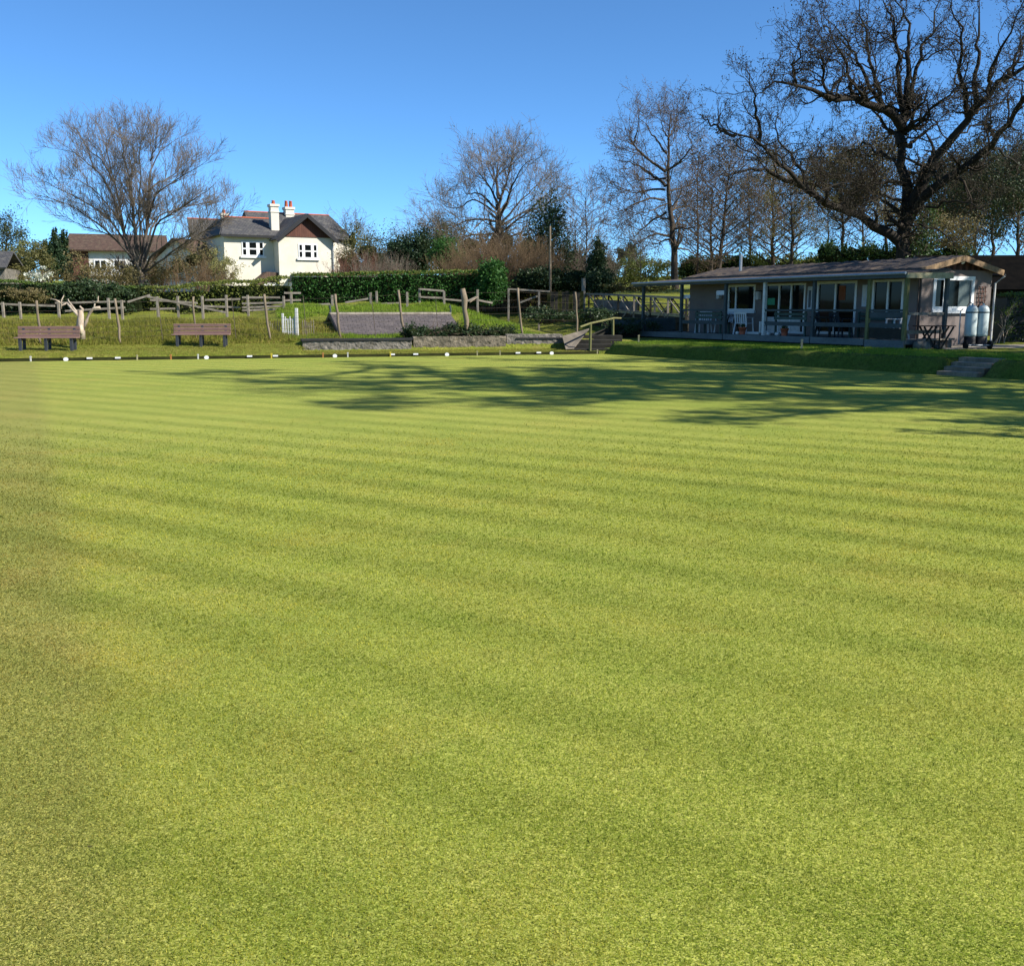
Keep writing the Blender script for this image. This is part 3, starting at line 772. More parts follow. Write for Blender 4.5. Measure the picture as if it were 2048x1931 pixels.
# ================================================================== wire fence on the far side
wf = thing('wire_fence', (*PN(600, 3.2), 0), 0, 'leaning chestnut posts strung with rusty wire netting behind the benches', 'fence')
wb = np.array([*PN(600, 3.2), 0])
fp = [(-60, -66, 602, .055, 3.2), (76, 73, 601, .07, 3.2), (236, 230, 597, .075, 3.2), (322, 316, 595, .02, 3.3), (388, 385, 593, .06, 3.7), (470, 463, 594, .02, 3.4), (538, 529, 588, .075, 3.3), (612, 606, 590, .018, 3.5), (680, 670, 588, .08, 3.3),
      (751, 742, 585, .02, 3.4), (808, 797, 580, .075, 3.5), (876, 871, 592, .018, 3.6), (934, 925, 577, .13, 2.75), (1046, 1034, 576, .075, 4.4), (1157, 1151, 584, .07, 5.2)]
tops, bots = [], []
for i, (pb, pt, yt, w_, n_) in enumerate(fp):
    b = PN(pb, n_); z0 = g1(*b); r = (pt - 1024) / 2030.
    tp = W(pt, yt, b[1]);
    b3 = np.array([b[0], b[1], z0 - .1]) - wb; t3 = tp - wb
    if w_ > .05:
        k = 6; tt = np.linspace(0, 1, k); pts = [b3 * (1 - q) + t3 * q + np.array([rg.normal() * .015, rg.normal() * .015, 0]) for q in tt]
        rad = [w_ * .62 * (1 + rg.normal() * .07) for _ in tt]
        if w_ > .1:
            pts = [p_ + np.array([rg.normal() * .035, 0, 0]) for p_ in pts]; rad = [.075, .07, .10, .085, .12, .09]
        MB().tube(pts, rad, 8).build('post', M['wood'], wf, smooth=True)
    else:
        MB().tube([b3, t3], w_ * .6, 5).build('iron_stake', M['wire'], wf)
    tops.append(t3); bots.append(b3 + np.array([0, 0, .15]))
mb = MB()
for j in range(len(tops) - 1):
    for q in (.12, .24, .36, .48, .6, .75, .92):
        a = bots[j] * (1 - q) + tops[j] * q; b = bots[j + 1] * (1 - q) + tops[j + 1] * q
        mb.tube([a, (a + b) / 2 - np.array([0, 0, .02]), b], .0042, 3, False)
    L = np.linalg.norm(tops[j][:2] - tops[j + 1][:2]); m = int(L / .16)
    for k in range(1, m):
        q = k / m; a = bots[j] * (1 - q) + bots[j + 1] * q; b = tops[j] * (1 - q) + tops[j + 1] * q
        mb.tube([a, a * .3 + b * .7], .003, 3, False)
mb.build('wire_netting', M['wire'], wf)
# diagonal strut near the gnarled post
a = W(940, 604, 38.5) - wb; b = W(955, 594, 41) - wb
MB().tube([a, b], .025, 6).build('strut', M['wood'], wf)

# upper post and rail fence below the hedges
fb = np.array([*W(400, 640, 43)[:2], 0.])
uf = thing('rail_fence', tuple(fb), 0, 'old silvered post and rail fence with sagging rails in front of the hedges', 'fence')
up = [(-40, 604, 641, 43), (5, 604, 646, 43), (39, 604, 640, 43.6), (116, 600, 641, 43.5), (216, 596, 637, 43.5), (243, 600, 635, 44.5), (314, 593, 632, 44), (355, 592, 628, 44.5), (404, 592, 631, 44), (452, 590, 628, 44.5), (495, 590, 628, 44.5), (567, 592, 622, 45), (582, 588, 618, 46),
      (664, 590, 619, 46), (741, 585, 616, 46.5), (753, 582, 612, 47), (814, 584, 615, 46.5), (839, 577, 606, 48), (888, 582, 613, 47), (955, 579, 611, 46.5), (1017, 580, 603, 49), (1078, 584, 606, 49)]
U = []
for px, yt, yb, d in up:
    t3 = W(px, yt, d); zz = g1(t3[0], d); b3 = np.array([t3[0], d, zz - .15])
    MB().bar(b3 - fb, t3 - fb, .10, .09, (0, 1, 0)).build('post', M['railw'], uf, bevel=.01)
    U.append((t3, b3))
rails = [((294, 593), (452, 625), 44.3), ((0, 608), (110, 612), 44.8), ((110, 606), (250, 603), 45), ((300, 600), (395, 606), 45), ((300, 618), (350, 617), 45), ((130, 622), (250, 615), 45), ((484, 595), (560, 595), 45.3), ((484, 607), (570, 605), 45.3), ((484, 615), (572, 612), 45.2), ((484, 621), (570, 618), 45.2),
         ((568, 586), (602, 586), 46.3), ((568, 601), (602, 600), 46.2), ((612, 610), (660, 608), 46.6), ((600, 614), (720, 612), 46.4), ((690, 605), (745, 596), 47), ((755, 608), (800, 606), 47.2), ((839, 578), (888, 582), 47.9), ((840, 594), (888, 596), 47.9), ((885, 598), (930, 602), 47.5),
         ((955, 600), (985, 606), 46.8), ((935, 602), (955, 593), 46.9), ((1015, 578), (1100, 583), 49), ((1040, 605), (1075, 592), 49), ((410, 600), (480, 598), 45.4), ((405, 612), (480, 615), 45.4), ((255, 604), (300, 590), 44.6)]
for (a, b, d) in rails:
    MB().bar(W(*a, d) - fb, W(*b, d + .15) - fb, .05, .085).build('rail', M['railw'], uf, bevel=.008)

# ================================================================== low walls, steps at the corner
def wallseg(mb, pxs, n0, th, ztop, zb=-.1):
    pts = [PN(px, n0) for px in pxs]
    for (a, b) in zip(pts[:-1], pts[1:]):
        d = (b - a) / np.linalg.norm(b - a); nn = np.array([-d[1], d[0]]) * th
        mb.prism([(*a, zb), (*b, zb), (*(b + nn), zb), (*(a + nn), zb)], (0, 0, ztop - zb))
o0 = PN(603, 2.3)
w1 = thing('stone_wall', (0, 0, 0), 0, 'low rubble wall under a dark coping in front of the sunken roof', 'wall')
mb = MB(); wallseg(mb, (603, 660, 720, 780, 822), 2.32, .28, .475); mb.build('masonry', M['stone'], w1, bevel=.02)
mb = MB()
a = PN(600, 2.27); b = PN(824, 2.27); d_ = (b - a) / np.linalg.norm(b - a); nn = np.array([-d_[1], d_[0]]) * .36
mb.prism([(*a, .478), (*b, .478), (*(b + nn), .478), (*(a + nn), .478)], (0, 0, .085)); mb.build('coping', M['coping'], w1, bevel=.012)
w2 = thing('concrete_wall', (0, 0, 0), 0, 'stained concrete retaining wall running under the foliage to the corner steps', 'wall')
mb = MB(); wallseg(mb, (826, 880, 950, 1012), 2.36, .3, .60); mb.build('wall_panel', M['concretewall'], w2, bevel=.03)
mb = MB(); wallseg(mb, (1013.5, 1070, 1126), 2.42, .3, .66); mb.build('wall_recess', M['stone'], w2, bevel=.02)
mb = MB(); a = PN(1034, 2.36); b = PN(1124, 2.36); mb.prism([(*a, .50), (*b, .50), (*(b + np.array([-.05, .2])), .50), (*(a + np.array([-.05, .2])), .50)], (0, 0, .045)); mb.build('ledge', M['coping'], w2)
for o in w1.children[:] + w2.children[:]:
    if o.name.startswith('coping') or o.name.startswith('ledge'): continue
    o.modifiers.clear()
    m = o.modifiers.new('cut', 'SUBSURF'); m.subdivision_type = 'SIMPLE'; m.levels = m.render_levels = 5
    tx = bpy.data.textures.new('rough', 'CLOUDS'); tx.noise_scale = .16; m = o.modifiers.new('rough', 'DISPLACE'); m.texture = tx; m.strength = .07; m.texture_coords = 'GLOBAL'; m.mid_level = .5
# slanting buttress
a = PN(1127, 2.1); mb = MB()
q0 = W(1124, 672, 38.6); q1 = W(1180, 656, 40.2); q2 = W(1147, 698, 37.6); q3 = W(1131, 699, 37.6)
mb.prism([q0, q1, q2, q3], (.03, .16, 0)); mb.build('buttress', M['concrete'], w2, bevel=.02)
# timber steps in the corner
st = thing('corner_steps', (0, 0, 0), 0, 'dark timber steps going down beside the slanting buttress to the green', 'steps')
for k in range(4):
    pz = .02 + .15 * k; p = W(1192 + k * 3, 0, 37.5 + k * .55); x = (1190 - 1024 + k * 4) / 2030 * (37.6 + k * .6)
    y = 37.6 + k * .6
    MB().box(x - .85, x + .85, y, y + .62, pz - .2, pz + .13).build('step', M['darkwood'], st, bevel=.015)
# handrail
hr = thing('handrail', tuple(W(1180, 705, 37.6)), 0, 'rustic timber handrail rising beside the corner steps', 'handrail')
hb = W(1180, 705, 37.6)
MB().tube([W(1180, 706, 37.6) - hb, W(1181, 648, 37.6) - hb], .05, 8).build('post', M['mossywood'], hr)
MB().tube([W(1226, 690, 41) - hb, W(1226, 634, 41) - hb], .05, 8).build('post', M['mossywood'], hr)
MB().tube([W(1160, 654, 36.9) - hb, W(1181, 646.5, 37.6) - hb, W(1229, 636, 41.1) - hb, W(1285, 638, 43.5) - hb], .038, 8).build('rail', M['mossywood'], hr)
# concrete terrace panel behind steps, its shade put into a dark colour
tw = thing('terrace_wall', (0, 0, 0), 0, 'grey terrace wall, its shade put into a dark colour, between the corner steps and the verandah', 'wall')
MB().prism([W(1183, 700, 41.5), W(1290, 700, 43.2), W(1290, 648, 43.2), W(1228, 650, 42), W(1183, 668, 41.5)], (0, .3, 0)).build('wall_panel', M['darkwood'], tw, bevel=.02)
o = MB().box(-1.0, 1.0, -.04, .04, -.3, .62).build('slatted_panel', M['bluewood'], bevel=.01); cq = W(1257, 668, 43.6); o.location = (cq[0], 43.9, .55); tag(o, 'dark blue green panel between the handrail and the first verandah post', 'panel')
bx = MB(); cpt = W(1318, 660, 44.3); bx.box(-.62, .62, -.25, .25, 0, .55); o = bx.build('storage_bin', M['bluewood'], bevel=.02); o.location = (cpt[0] + .1, cpt[1] + .2, .67); tag(o, 'grey blue box standing at the far end of the verandah', 'storage box')

# ================================================================== sunken shed
sl = (-6.72, 39.3); srz = math.atan2(.35, .937)
sh = thing('shed', (*sl, 0), srz, 'sunken shed showing only its grey brown tiled roof behind the low wall', 'shed')
Lh, Wd, rz_, ez = 5.07, 3.63, 1.35, .64
mb = MB(); mb.prism([(.12, .12, -.2), (.12, Wd - .12, -.2), (.12, Wd - .12, ez - .06), (.12, Wd / 2, rz_ - .1), (.12, .12, ez - .06)], (Lh - .24, 0, 0)); mb.build('wall', M['stone'], sh)
for s_ in (0, 1):
    y0 = -.12 if s_ == 0 else Wd + .12; ee = ez - .04
    mb = MB(); mb.prism([(0, y0, ee), (0, Wd / 2, rz_), (0, Wd / 2, rz_ + .05), (0, y0, ee + .05)], (Lh, 0, 0)); mb.build('roof', M['shedroof'], sh)
mb = MB(); mb.tube([(-.03, Wd / 2, rz_ + .06), (Lh + .03, Wd / 2, rz_ + .06)], .07, 8); mb.build('ridge_tile', M['railw'], sh)
for y0 in (-.14, Wd + .14):
    MB().bar((-.03, y0, ez - .04), (-.03, Wd / 2, rz_ + .03), .05, .16).build('bargeboard', M['black'], sh)
for x in (0, Lh):
    MB().tube([(x, Wd / 2, rz_), (x + .02, Wd / 2, rz_ + .22), (x - .01, Wd / 2, rz_ + .42)], [.05, .035, .045], 8).build('finial', M['bluewood'], sh)

# ================================================================== white gate
gx = W(580, 663, 39.0); gzz = g1(gx[0], 39.0)
gt = thing('garden_gate', (gx[0], 39.0, gzz), 0, 'small white slatted gate with two tall posts at the foot of the bank', 'gate')
MB().box(-.30, -.22, -.04, .04, 0, .92).build('gate_post', M['whitedull'], gt, bevel=.008)
MB().box(.22, .33, -.05, .05, 0, 1.12).build('gate_post', M['whitedull'], gt, bevel=.008)
for k, x in enumerate((-.16, -.07, .02, .11, .18)):
    MB().box(x - .022, x + .022, -.012, .012, .06, .80 - (.1 if k % 2 else 0)).build('picket', M['whitedull'], gt, bevel=.005)
for z in (.18, .66): MB().box(-.22, .22, .014, .035, z, z + .06).build('gate_rail', M['whitedull'], gt)
MB().tube([(-.45, -.1, .01), (.5, -.1, .01)], .05, 6).build('sill_log', M['darkwood'], gt)
hd = thing('hurdle', (gx[0], 39.1, gzz), 0, 'row of thin pale iron rails on both sides of the white gate', 'railing')
for x in (-.86, -.78, -.70, -.60, -.50, -.42, .48, .56, .64, .72, .80, .9):
    MB().tube([(x, 0, 0), (x, 0, .55 + .12 * abs(math.sin(x * 9)))], .012, 5).build('upright', M['railw'], hd)
MB().tube([(-.9, .015, .42), (-.38, .015, .42)], .01, 5).build('rail', M['railw'], hd)
MB().tube([(.42, .015, .42), (.95, .015, .42)], .01, 5).build('rail', M['railw'], hd)

# ================================================================== footbridge
bA = np.array([*W(1150, 619, 55)[:2], 1.57]); bB = np.array([*W(1372, 634, 46.5)[:2], 1.22])
fb_ = thing('footbridge', tuple(bA), 0, 'timber footbridge with cross braced railings leading down to the clubhouse', 'footbridge')
dv = bB - bA; Lb = np.linalg.norm(dv); du = dv / Lb; pr = np.cross((0, 0, 1.), du); pr /= np.linalg.norm(pr)
if pr[1] < 0: pr = -pr
MB().prism([(0, 0, -.28), (0, 0, 0), tuple(pr * 1.3), tuple(pr * 1.3 - np.array([0, 0, .28]))], dv).build('deck', M['darkwood'], fb_)
MB().prism([(0, 0, .003), (0, 0, .10), tuple(pr * .05 + np.array([0, 0, .10])), tuple(pr * .05 + np.array([0, 0, .003]))], dv).build('kerb_board', M['palewood'], fb_)
MB().prism([tuple(pr * 1.2 + np.array([0, 0, .003])), tuple(pr * 1.2 + np.array([0, 0, .55])), tuple(pr * 1.24 + np.array([0, 0, .55])), tuple(pr * 1.24 + np.array([0, 0, .003]))], dv * .42).build('side_board', M['railw'], fb_)
MB().prism([tuple(pr * .12 + np.array([0, 0, -.285])), tuple(pr * .12 + np.array([0, 0, -1.6])), tuple(pr * .3 + np.array([0, 0, -1.6])), tuple(pr * .3 + np.array([0, 0, -.285]))], dv).build('under_deck_shade', M['darkwood'], fb_)  # near-black sheet that paints the shade below the deck
for side in (0, 1):
    o_ = pr * (0 if side == 0 else 1.25); hgt = .86
    MB().bar(o_ + (0, 0, hgt), o_ + dv + (0, 0, hgt), .09, .07).build('handrail', M['railw'], fb_)
    MB().bar(o_ + (0, 0, hgt * .62 if side else .12), o_ + dv + (0, 0, hgt * .62 if side else .12), .05, .05).build('rail', M['railw'], fb_)
    m = 7
    for k in range(m + 1):
        q = o_ + dv * k / m; MB().bar(q + (0, 0, -.25), q + (0, 0, hgt), .09, .09, (0, 1, 0)).build('post', M['darkwood'] if k % 2 else M['railw'], fb_)
        if k < m:
            r_ = o_ + dv * (k + 1) / m
            MB().bar(q + (0, -.05, .82), r_ * .85 + q * .15 + (0, -.05, -.05), .035, .06).build('brace', M['railw'] if side == 0 else M['darkwood'], fb_)
            if k % 2 or side: MB().bar(q * .7 + r_ * .3 + (0, -.03, -.2), r_ + (0, -.03, .5), .035, .06).build('brace', M['railw'], fb_)
# end screen of tarred planks
ab = thing('plank_screen', tuple(W(1100, 640, 50)), 0, 'dark plank screen closing the left end of the footbridge', 'screen'); pb_ = W(1100, 640, 50)
x0 = W(1094, 640, 50)[0] - pb_[0]; x1 = W(1162, 640, 50)[0] - pb_[0]; k = 0; xx = x0
while xx < x1:
    MB().box(xx, xx + .17, -.03 + .01 * (k % 2), .02, -.1, 1.38 + .03 * math.sin(k * 3)).build('plank', M['darkwood'] if k % 3 else M['ditchboard'], ab); xx += .18; k += 1

# ================================================================== clubhouse
CO = np.array([11.95, 30.9, .42]); CRZ = math.atan2(-.88, .475)
cr, sr = math.cos(CRZ), math.sin(CRZ)
def CL(x, y, z=0): return np.array([CO[0] + cr * x - sr * y, CO[1] + sr * x + cr * y, CO[2] + z])
cb = thing('clubhouse', tuple(CO), CRZ, 'long low pebbledashed clubhouse with a timber verandah and shallow tiled roof', 'clubhouse')
FX, BX, Y0, Y1 = -1.07, -12.7, 1.8, 5.4
# front wall with openings: (x0,x1,z0,z1)
ops = [(-10.26, -8.65, 1.12, 2.14), (-8.09, -5.99, .30, 2.13), (-5.44, -3.58, .32, 2.16), (-2.9, -1.6, 1.0, 2.16)]
def wall_open(name, x0, x1, z0, z1, ops, M_, parent, mat):
    """flat wall in the local x-z plane with openings cut as strips, placed by M_"""
    mb = MB(); xs = sorted(ops)
    cur = x0
    for (a, b, c, d) in xs:
        if a > cur: mb.box(cur, a, 0, .12, z0, z1, M_)
        if c > z0: mb.box(a, b, 0, .12, z0, c, M_)
        if d < z1: mb.box(a, b, 0, .12, d, z1, M_)
        cur = b
    if cur < x1: mb.box(cur, x1, 0, .12, z0, z1, M_)
    return mb.build(name, mat, parent)
fm = lambda p: (p[0], Y0 + p[1], p[2])
wall_open('wall', BX, FX, 0, 2.50, ops, fm, cb, M['pebble'])
gm = lambda p: (FX - p[1] - .003, p[0], p[2])      # gable plane facing +x, p[0]=local y
wall_open('gable_wall', Y0 + .125, Y1, 0, 2.46, [(Y0 + .72, Y0 + 2.72, 1.15, 2.26)], gm, cb, M['pebble'])
MB().prism([(FX - .03, Y0, 2.463), (FX - .03, Y1, 2.463), (FX - .03, (Y0 + Y1) / 2, 2.83)], (-.08, 0, 0)).build('gable_boarding', M['tilehung'], cb)
MB().box(BX, FX - .15, Y1 - .12, Y1, 0, 2.45).box(BX, BX + .12, Y0 + .15, Y1 - .13, 0, 2.45).build('rear_wall', M['pebble'], cb)
MB().box(BX + .13, FX - .15, Y0 + .14, Y1 - .13, .18, .24).build('floor', M['darkwood'], cb)
MB().box(BX + .13, FX - .15, 3.1, 3.16, .25, 2.4).build('inner_wall', surf('dim_interior_wall', (.16, .15, .13), bump=0), cb)
def window(x0, x1, z0, z1, mulls, Mf, fw=.085, sill=True, transom=None, mat='white', curtain=None, parent=None):
    mb = MB(); dY = (-.025, .07)
    mb.box(x0, x0 + fw, *dY, z0, z1, Mf).box(x1 - fw, x1, *dY, z0, z1, Mf).box(x0 + fw, x1 - fw, *dY, z1 - fw, z1, Mf).box(x0 + fw, x1 - fw, *dY, z0, z0 + fw, Mf)
    for m in mulls: mb.box(m - .035, m + .035, -.022, .06, z0 + fw, z1 - fw, Mf)
    if transom: mb.box(x0 + fw, x1 - fw, -.019, .055, transom - .025, transom + .025, Mf)
    w = mb.build('window', M[mat], parent or cb)
    MB().box(x0 + fw, x1 - fw, .03, .04, z0 + fw, z1 - fw, Mf).build('glass', M['glass'], w)
    if sill: MB().box(x0 - .06, x1 + .06, -.10, -.027, z0 - .09, z0 + .02, Mf).build('sill', M[mat], w)
    return w
window(*ops[0], [-9.78], fm)
d_ = window(*ops[1], [-7.35, -6.72], fm, .07, sill=False); d_.name = 'glazed_door'
MB().box(-7.95, -6.2, .0, .028, .37, .9, fm).build('door_panel', M['whitedull'], d_)
d_ = window(*ops[2], [-4.55], fm, .09, sill=False, transom=None); d_.name = 'glazed_door'
window(*ops[3], [-2.25], fm, .08)
gw = window(Y0 + .72, Y0 + 2.72, 1.15, 2.26, [Y0 + 1.28], gm, .13); 
MB().box(Y0 + 1.20, Y0 + 1.42, -.030, -.0255, 1.29, 2.12, gm).build('mullion', M['white'], gw)
# an open curtain behind the panes, seen as pale and dim bands just inside the glass
MB().box(Y0 + 2.0, Y0 + 2.58, .022, .028, 1.29, 2.12, gm).build('blind', surf('grey_green_blind', (.10, .125, .12), bump=0, rough=.3), gw)
MB().box(-4.42, -4.12, .020, .027, 1.5, 2.0, fm).build('banner', M['orangecloth'], cb)
MB().box(-8.0, -7.6, .020, .027, 1.35, 1.6, fm).build('notice', M['greensign'], cb)
# roof: two shallow slopes with thick tile edge
ym = (Y0 + Y1) / 2; ez_, az = 2.42, 2.86
for s_ in (0, 1):
    ye = Y0 - .18 if s_ == 0 else Y1 + .2
    ze = az - (az - ez_) * abs(ye - ym) / (ym - Y0 + .2)
    nx, ny = 96, 10
    xs = np.linspace(BX - .25, FX + .25, nx); ts = np.linspace(0, 1, ny)
    XX, TT = np.meshgrid(xs, ts)
    rg2 = np.random.default_rng(5 + s_)
    YY = ye + (ym - ye) * TT; ZZ = ze + (az - ze) * TT + .012 * rg2.normal(size=XX.shape) + .035 * (np.sin(XX * 18) * .4 + .3)
    top = np.stack([XX, YY, ZZ + .05], -1).reshape(-1, 3); bot = np.stack([XX, YY, ZZ * 0 + ze + (az - ze) * TT - .03], -1).reshape(-1, 3)
    i_ = np.arange(nx * ny).reshape(ny, nx)
    q = np.stack([i_[:-1, :-1], i_[:-1, 1:], i_[1:, 1:], i_[1:, :-1]], -1).reshape(-1, 4)
    N_ = nx * ny
    ed = np.concatenate([np.stack([i_[0, :-1], i_[0, :-1] + N_, i_[0, 1:] + N_, i_[0, 1:]], -1), np.stack([i_[:-1, -1], i_[:-1, -1] + N_, i_[1:, -1] + N_, i_[1:, -1]], -1), np.stack([i_[:-1, 0], i_[1:, 0], i_[1:, 0] + N_, i_[:-1, 0] + N_], -1)])
    mesh_np('roof', np.concatenate([top, bot]), np.concatenate([q, q[:, ::-1] + N_, ed]), M['cabinroof'], cb)
    # bargeboards at the gable
    MB().bar((FX + .27, ye, ze - .03), (FX + .27, ym, az - .03), .04, .18).build('bargeboard', M['barge'], cb)
    MB().bar((BX - .27, ye, ze - .03), (BX - .27, ym, az - .03), .04, .16).build('bargeboard', M['darkwood'], cb)
MB().tube([(FX + .3, Y1 + .25, 2.31), (BX - .2, Y1 + .25, 2.31)], .05, 8).build('gutter', M['black'], cb)
MB().tube([(FX + .3, Y1 + .22, 2.28), (FX + .06, Y1 + .1, 2.05), (FX + .06, Y1 + .1, .02)], .035, 8).build('downpipe', M['whitedull'], cb)
MB().tube([(FX + .06, Y0 + .06, 2.42), (FX + .06, Y0 + .06, .02)], .04, 8).build('downpipe', M['black'], cb)
MB().tube([(-10.5, 2.6, 2.5), (-10.5, 2.6, 3.35)], .06, 8).build('flue', M['metal'], cb)
MB().tube([(FX + .03, ym + .12, 2.78), (FX + .14, ym + .12, 2.70)], [.05, .07], 10).build('lamp', M['white'], cb)
# verandah
MB().box(-13.7, .1, .0, Y0 - .004, .13, .25).build('verandah_deck', M['decking'], cb)
mb = MB(); 
for (a, b) in ((-13.7, -8.35), (-8.30, -3.85), (-3.8, -1.5)): mb.box(a, b, -.05, -.003, .06, .27)
mb.box(-1.45, .08, -.05, -.003, -.05, .24); mb.build('deck_fascia', M['decking'], cb)
MB().box(-13.7, .05, .35, .4, -.1, .125).build('deck_skirt', M['darkwood'], cb)
P0, P1 = (-14.0, -.15, 2.22), (.25, -.15, 2.22)
MB().prism([(-14.0, -.15, 2.22), (-14.0, Y0 - .02, 2.40), (-14.0, Y0 - .02, 2.44), (-14.0, -.15, 2.27)], (14.15, 0, 0)).build('verandah_roof', M['cabinroof'], cb)
MB().box(-14.0, .17, -.20, -.153, 2.13, 2.24).build('fascia_board', M['bluewood'], cb)
MB().tube([(-14.0, -.25, 2.245), (.17, -.25, 2.265)], .045, 8).build('gutter', M['metal'], cb)
MB().prism([(.172, -.2, 2.12), (.172, Y0 + .05, 2.13), (.172, Y0 + .05, 2.31), (.172, -.2, 2.27)], (.04, 0, 0)).build('end_fascia', M['palewood'], cb)
pxs = [-13.57, -10.98, -8.31, -6.2, -3.8, -1.44, 0.0]
for i, x in enumerate(pxs):
    m = 'mossywood' if x > -1.5 else 'bluewood'
    MB().box(x - .055, x + .055, -.01, .10, .26 if x < -1.5 else -.05, 2.16).build('post', M[m if i != 3 else 'whitedull'], cb, bevel=.008)
MB().box(.0, .11, Y0 - .09, Y0 + .02, -.02, 2.14).build('post', M['bluewood'], cb, bevel=.008)
for (a, b) in ((-10.98, -8.31), (-6.2, -3.8), (-3.8, -1.44), (-1.44, 0)):
    MB().box(a + .06, b - .06, .02, .07, 1.12, 1.19).build('handrail', M['bluewood'], cb)
    MB().box(a + .06, b - .06, .03, .06, .62, .76).build('rail_board', M['bluewood'], cb)
MB().box(-1.38, -.06, .03, .06, .93, 1.11).build('rail_board', M['bluewood'], cb)
MB().box(-1.38, -.06, .045, .065, .28, .61).build('panel', M['darkwood'], cb)
MB().box(.03, .08, .11, Y0 - .1, 1.02, 1.10).build('handrail', M['railw'], cb)
MB().box(.03, .08, .11, Y0 - .1, .45, .56).build('rail_board', M['railw'], cb)
# trellis on the gable
mb = MB()
for k in range(3): mb.box(Y0 + 2.92 + k * .16, Y0 + 2.945 + k * .16, -.05, -.03, 1.15, 1.95, gm)
for k in range(6): mb.box(Y0 + 2.90, Y0 + 3.29, -.07, -.052, 1.18 + k * .145, 1.205 + k * .145, gm)
mb.build('trellis', M['tilehung'], cb)
# paving at the gable foot
pv = MB(); pv.box(-1.0, 1.1, .9, 5.6, -.05, .012); o = pv.build('paved_apron', M['path']); o.location = tuple(CO); o.rotation_euler = (0, 0, CRZ); tag(o, kind='structure')
pp = MB(); pp.box(-.6, .5, 5.62, 16, -.05, .010); o = pp.build('garden_path', M['path']); o.location = tuple(CO); o.rotation_euler = (0, 0, CRZ); tag(o, kind='structure')

# ---- things on the verandah
def place(o, x, y, z, rz=0): o.location = tuple(CL(x, y, z)); o.rotation_euler = (0, 0, CRZ + rz)
def armchair(label, mat, group):
    t = thing('garden_chair', (0, 0, 0), 0, label, 'chair', group)
    MB().box(-.24, .24, -.22, .24, .40, .43).build('seat', mat, t, bevel=.01)
    mb = MB(); tilt = lambda p: (p[0], p[1] + (p[2] - .43) * .25, p[2])
    mb.box(-.25, .25, .22, .25, .76, .84, tilt).box(-.25, -.19, .22, .25, .43, .76, tilt).box(.19, .25, .22, .25, .43, .76, tilt)
    for x in (-.13, -.045, .045, .13): mb.box(x - .022, x + .022, .225, .245, .43, .76, tilt)
    mb.build('backrest', mat, t)
    for s in (-1, 1):
        MB().bar((s * .26, -.24, .63), (s * .26, .28, .64), .05, .025).build('armrest', mat, t, bevel=.006)
        MB().bar((s * .24, -.20, .62), (s * .27, -.25, 0), .045, .04, (0, 1, 0)).build('leg', mat, t)
        MB().bar((s * .23, .24, .43), (s * .26, .32, 0), .045, .04, (0, 1, 0)).build('leg', mat, t)
    return t
ch = armchair('white plastic armchair beside the glazed door, back to the wall', M['plastic'], 'white plastic chairs on the verandah')
place(ch, -8.05, .75, .25, R(200))
c2 = dup(ch, label='white plastic armchair at the far left end of the verandah'); place(c2, -10.75, 1.0, .25, R(35))
c3 = dup(ch, label='white plastic armchair behind the green bench at the far end'); place(c3, -9.85, 1.3, .25, R(10))
c4 = dup(ch, label='white plastic armchair half hidden behind the rail boards on the right'); place(c4, -1.05, .9, .25, R(-20))
bc = armchair('dark blue garden chair in front of the right hand glazed door', surf('dark_blue_fabric', (.02, .035, .05), bump=.1), 'dark chairs on the verandah')
place(bc, -3.15, .7, .25, R(170))
c5 = dup(bc, label='dark garden chair nearest the glazed door with the orange banner'); place(c5, -4.1, .95, .25, R(150))
def vbench(label, x):
    t = thing('wooden_bench', (0, 0, 0), 0, label, 'bench', 'green painted benches on the verandah')
    g_ = surf('green_painted_bench', (.05, .10, .085), (.035, .07, .06), 3, .6, .3)
    for k in range(3): MB().box(-.8, .8, -.2 + k * .14, -.08 + k * .14, .42, .45).build('seat_slat', g_, t)
    for k in range(2): MB().box(-.8, .8, .24, .27, .58 + k * .14, .68 + k * .14).build('back_slat', g_, t)
    for xx in (-.72, .72):
        MB().box(xx - .03, xx + .03, -.2, -.14, 0, .42).build('leg', g_, t); MB().box(xx - .03, xx + .03, .21, .27, 0, .86).build('back_leg', g_, t)
    return t
vb = vbench('green painted bench at the left of the first window', 0); place(vb, -9.6, .55, .25, R(180))
v2 = dup(vb, label='green painted bench in front of the first glazed door'); place(v2, -5.15, .55, .25, R(180))
v3 = dup(vb, label='green painted bench beside the blue chair, right of the second door'); place(v3, -2.6, 1.45, .25, 0)
def vtable(label, h=.72, L=.55, mat='darkwood'):
    t = thing('round_table', (0, 0, 0), 0, label, 'table')
    MB().lathe([(0, h), (L, h), (L, h - .035), (0, h - .035)], 20).build('table_top', M[mat], t)
    for a in range(4):
        MB().tube([(math.cos(a * 1.57) * L * .8, math.sin(a * 1.57) * L * .8, 0), (math.cos(a * 1.57) * L * .3, math.sin(a * 1.57) * L * .3, h - .04)], .02, 6).build('leg', M[mat], t)
    return t
place(vtable('dark round table between the green bench and the white chair'), -9.15, 1.1, .25)
place(vtable('dark round table by the post in front of the right hand door', .70, .45), -3.75, .45, .25)
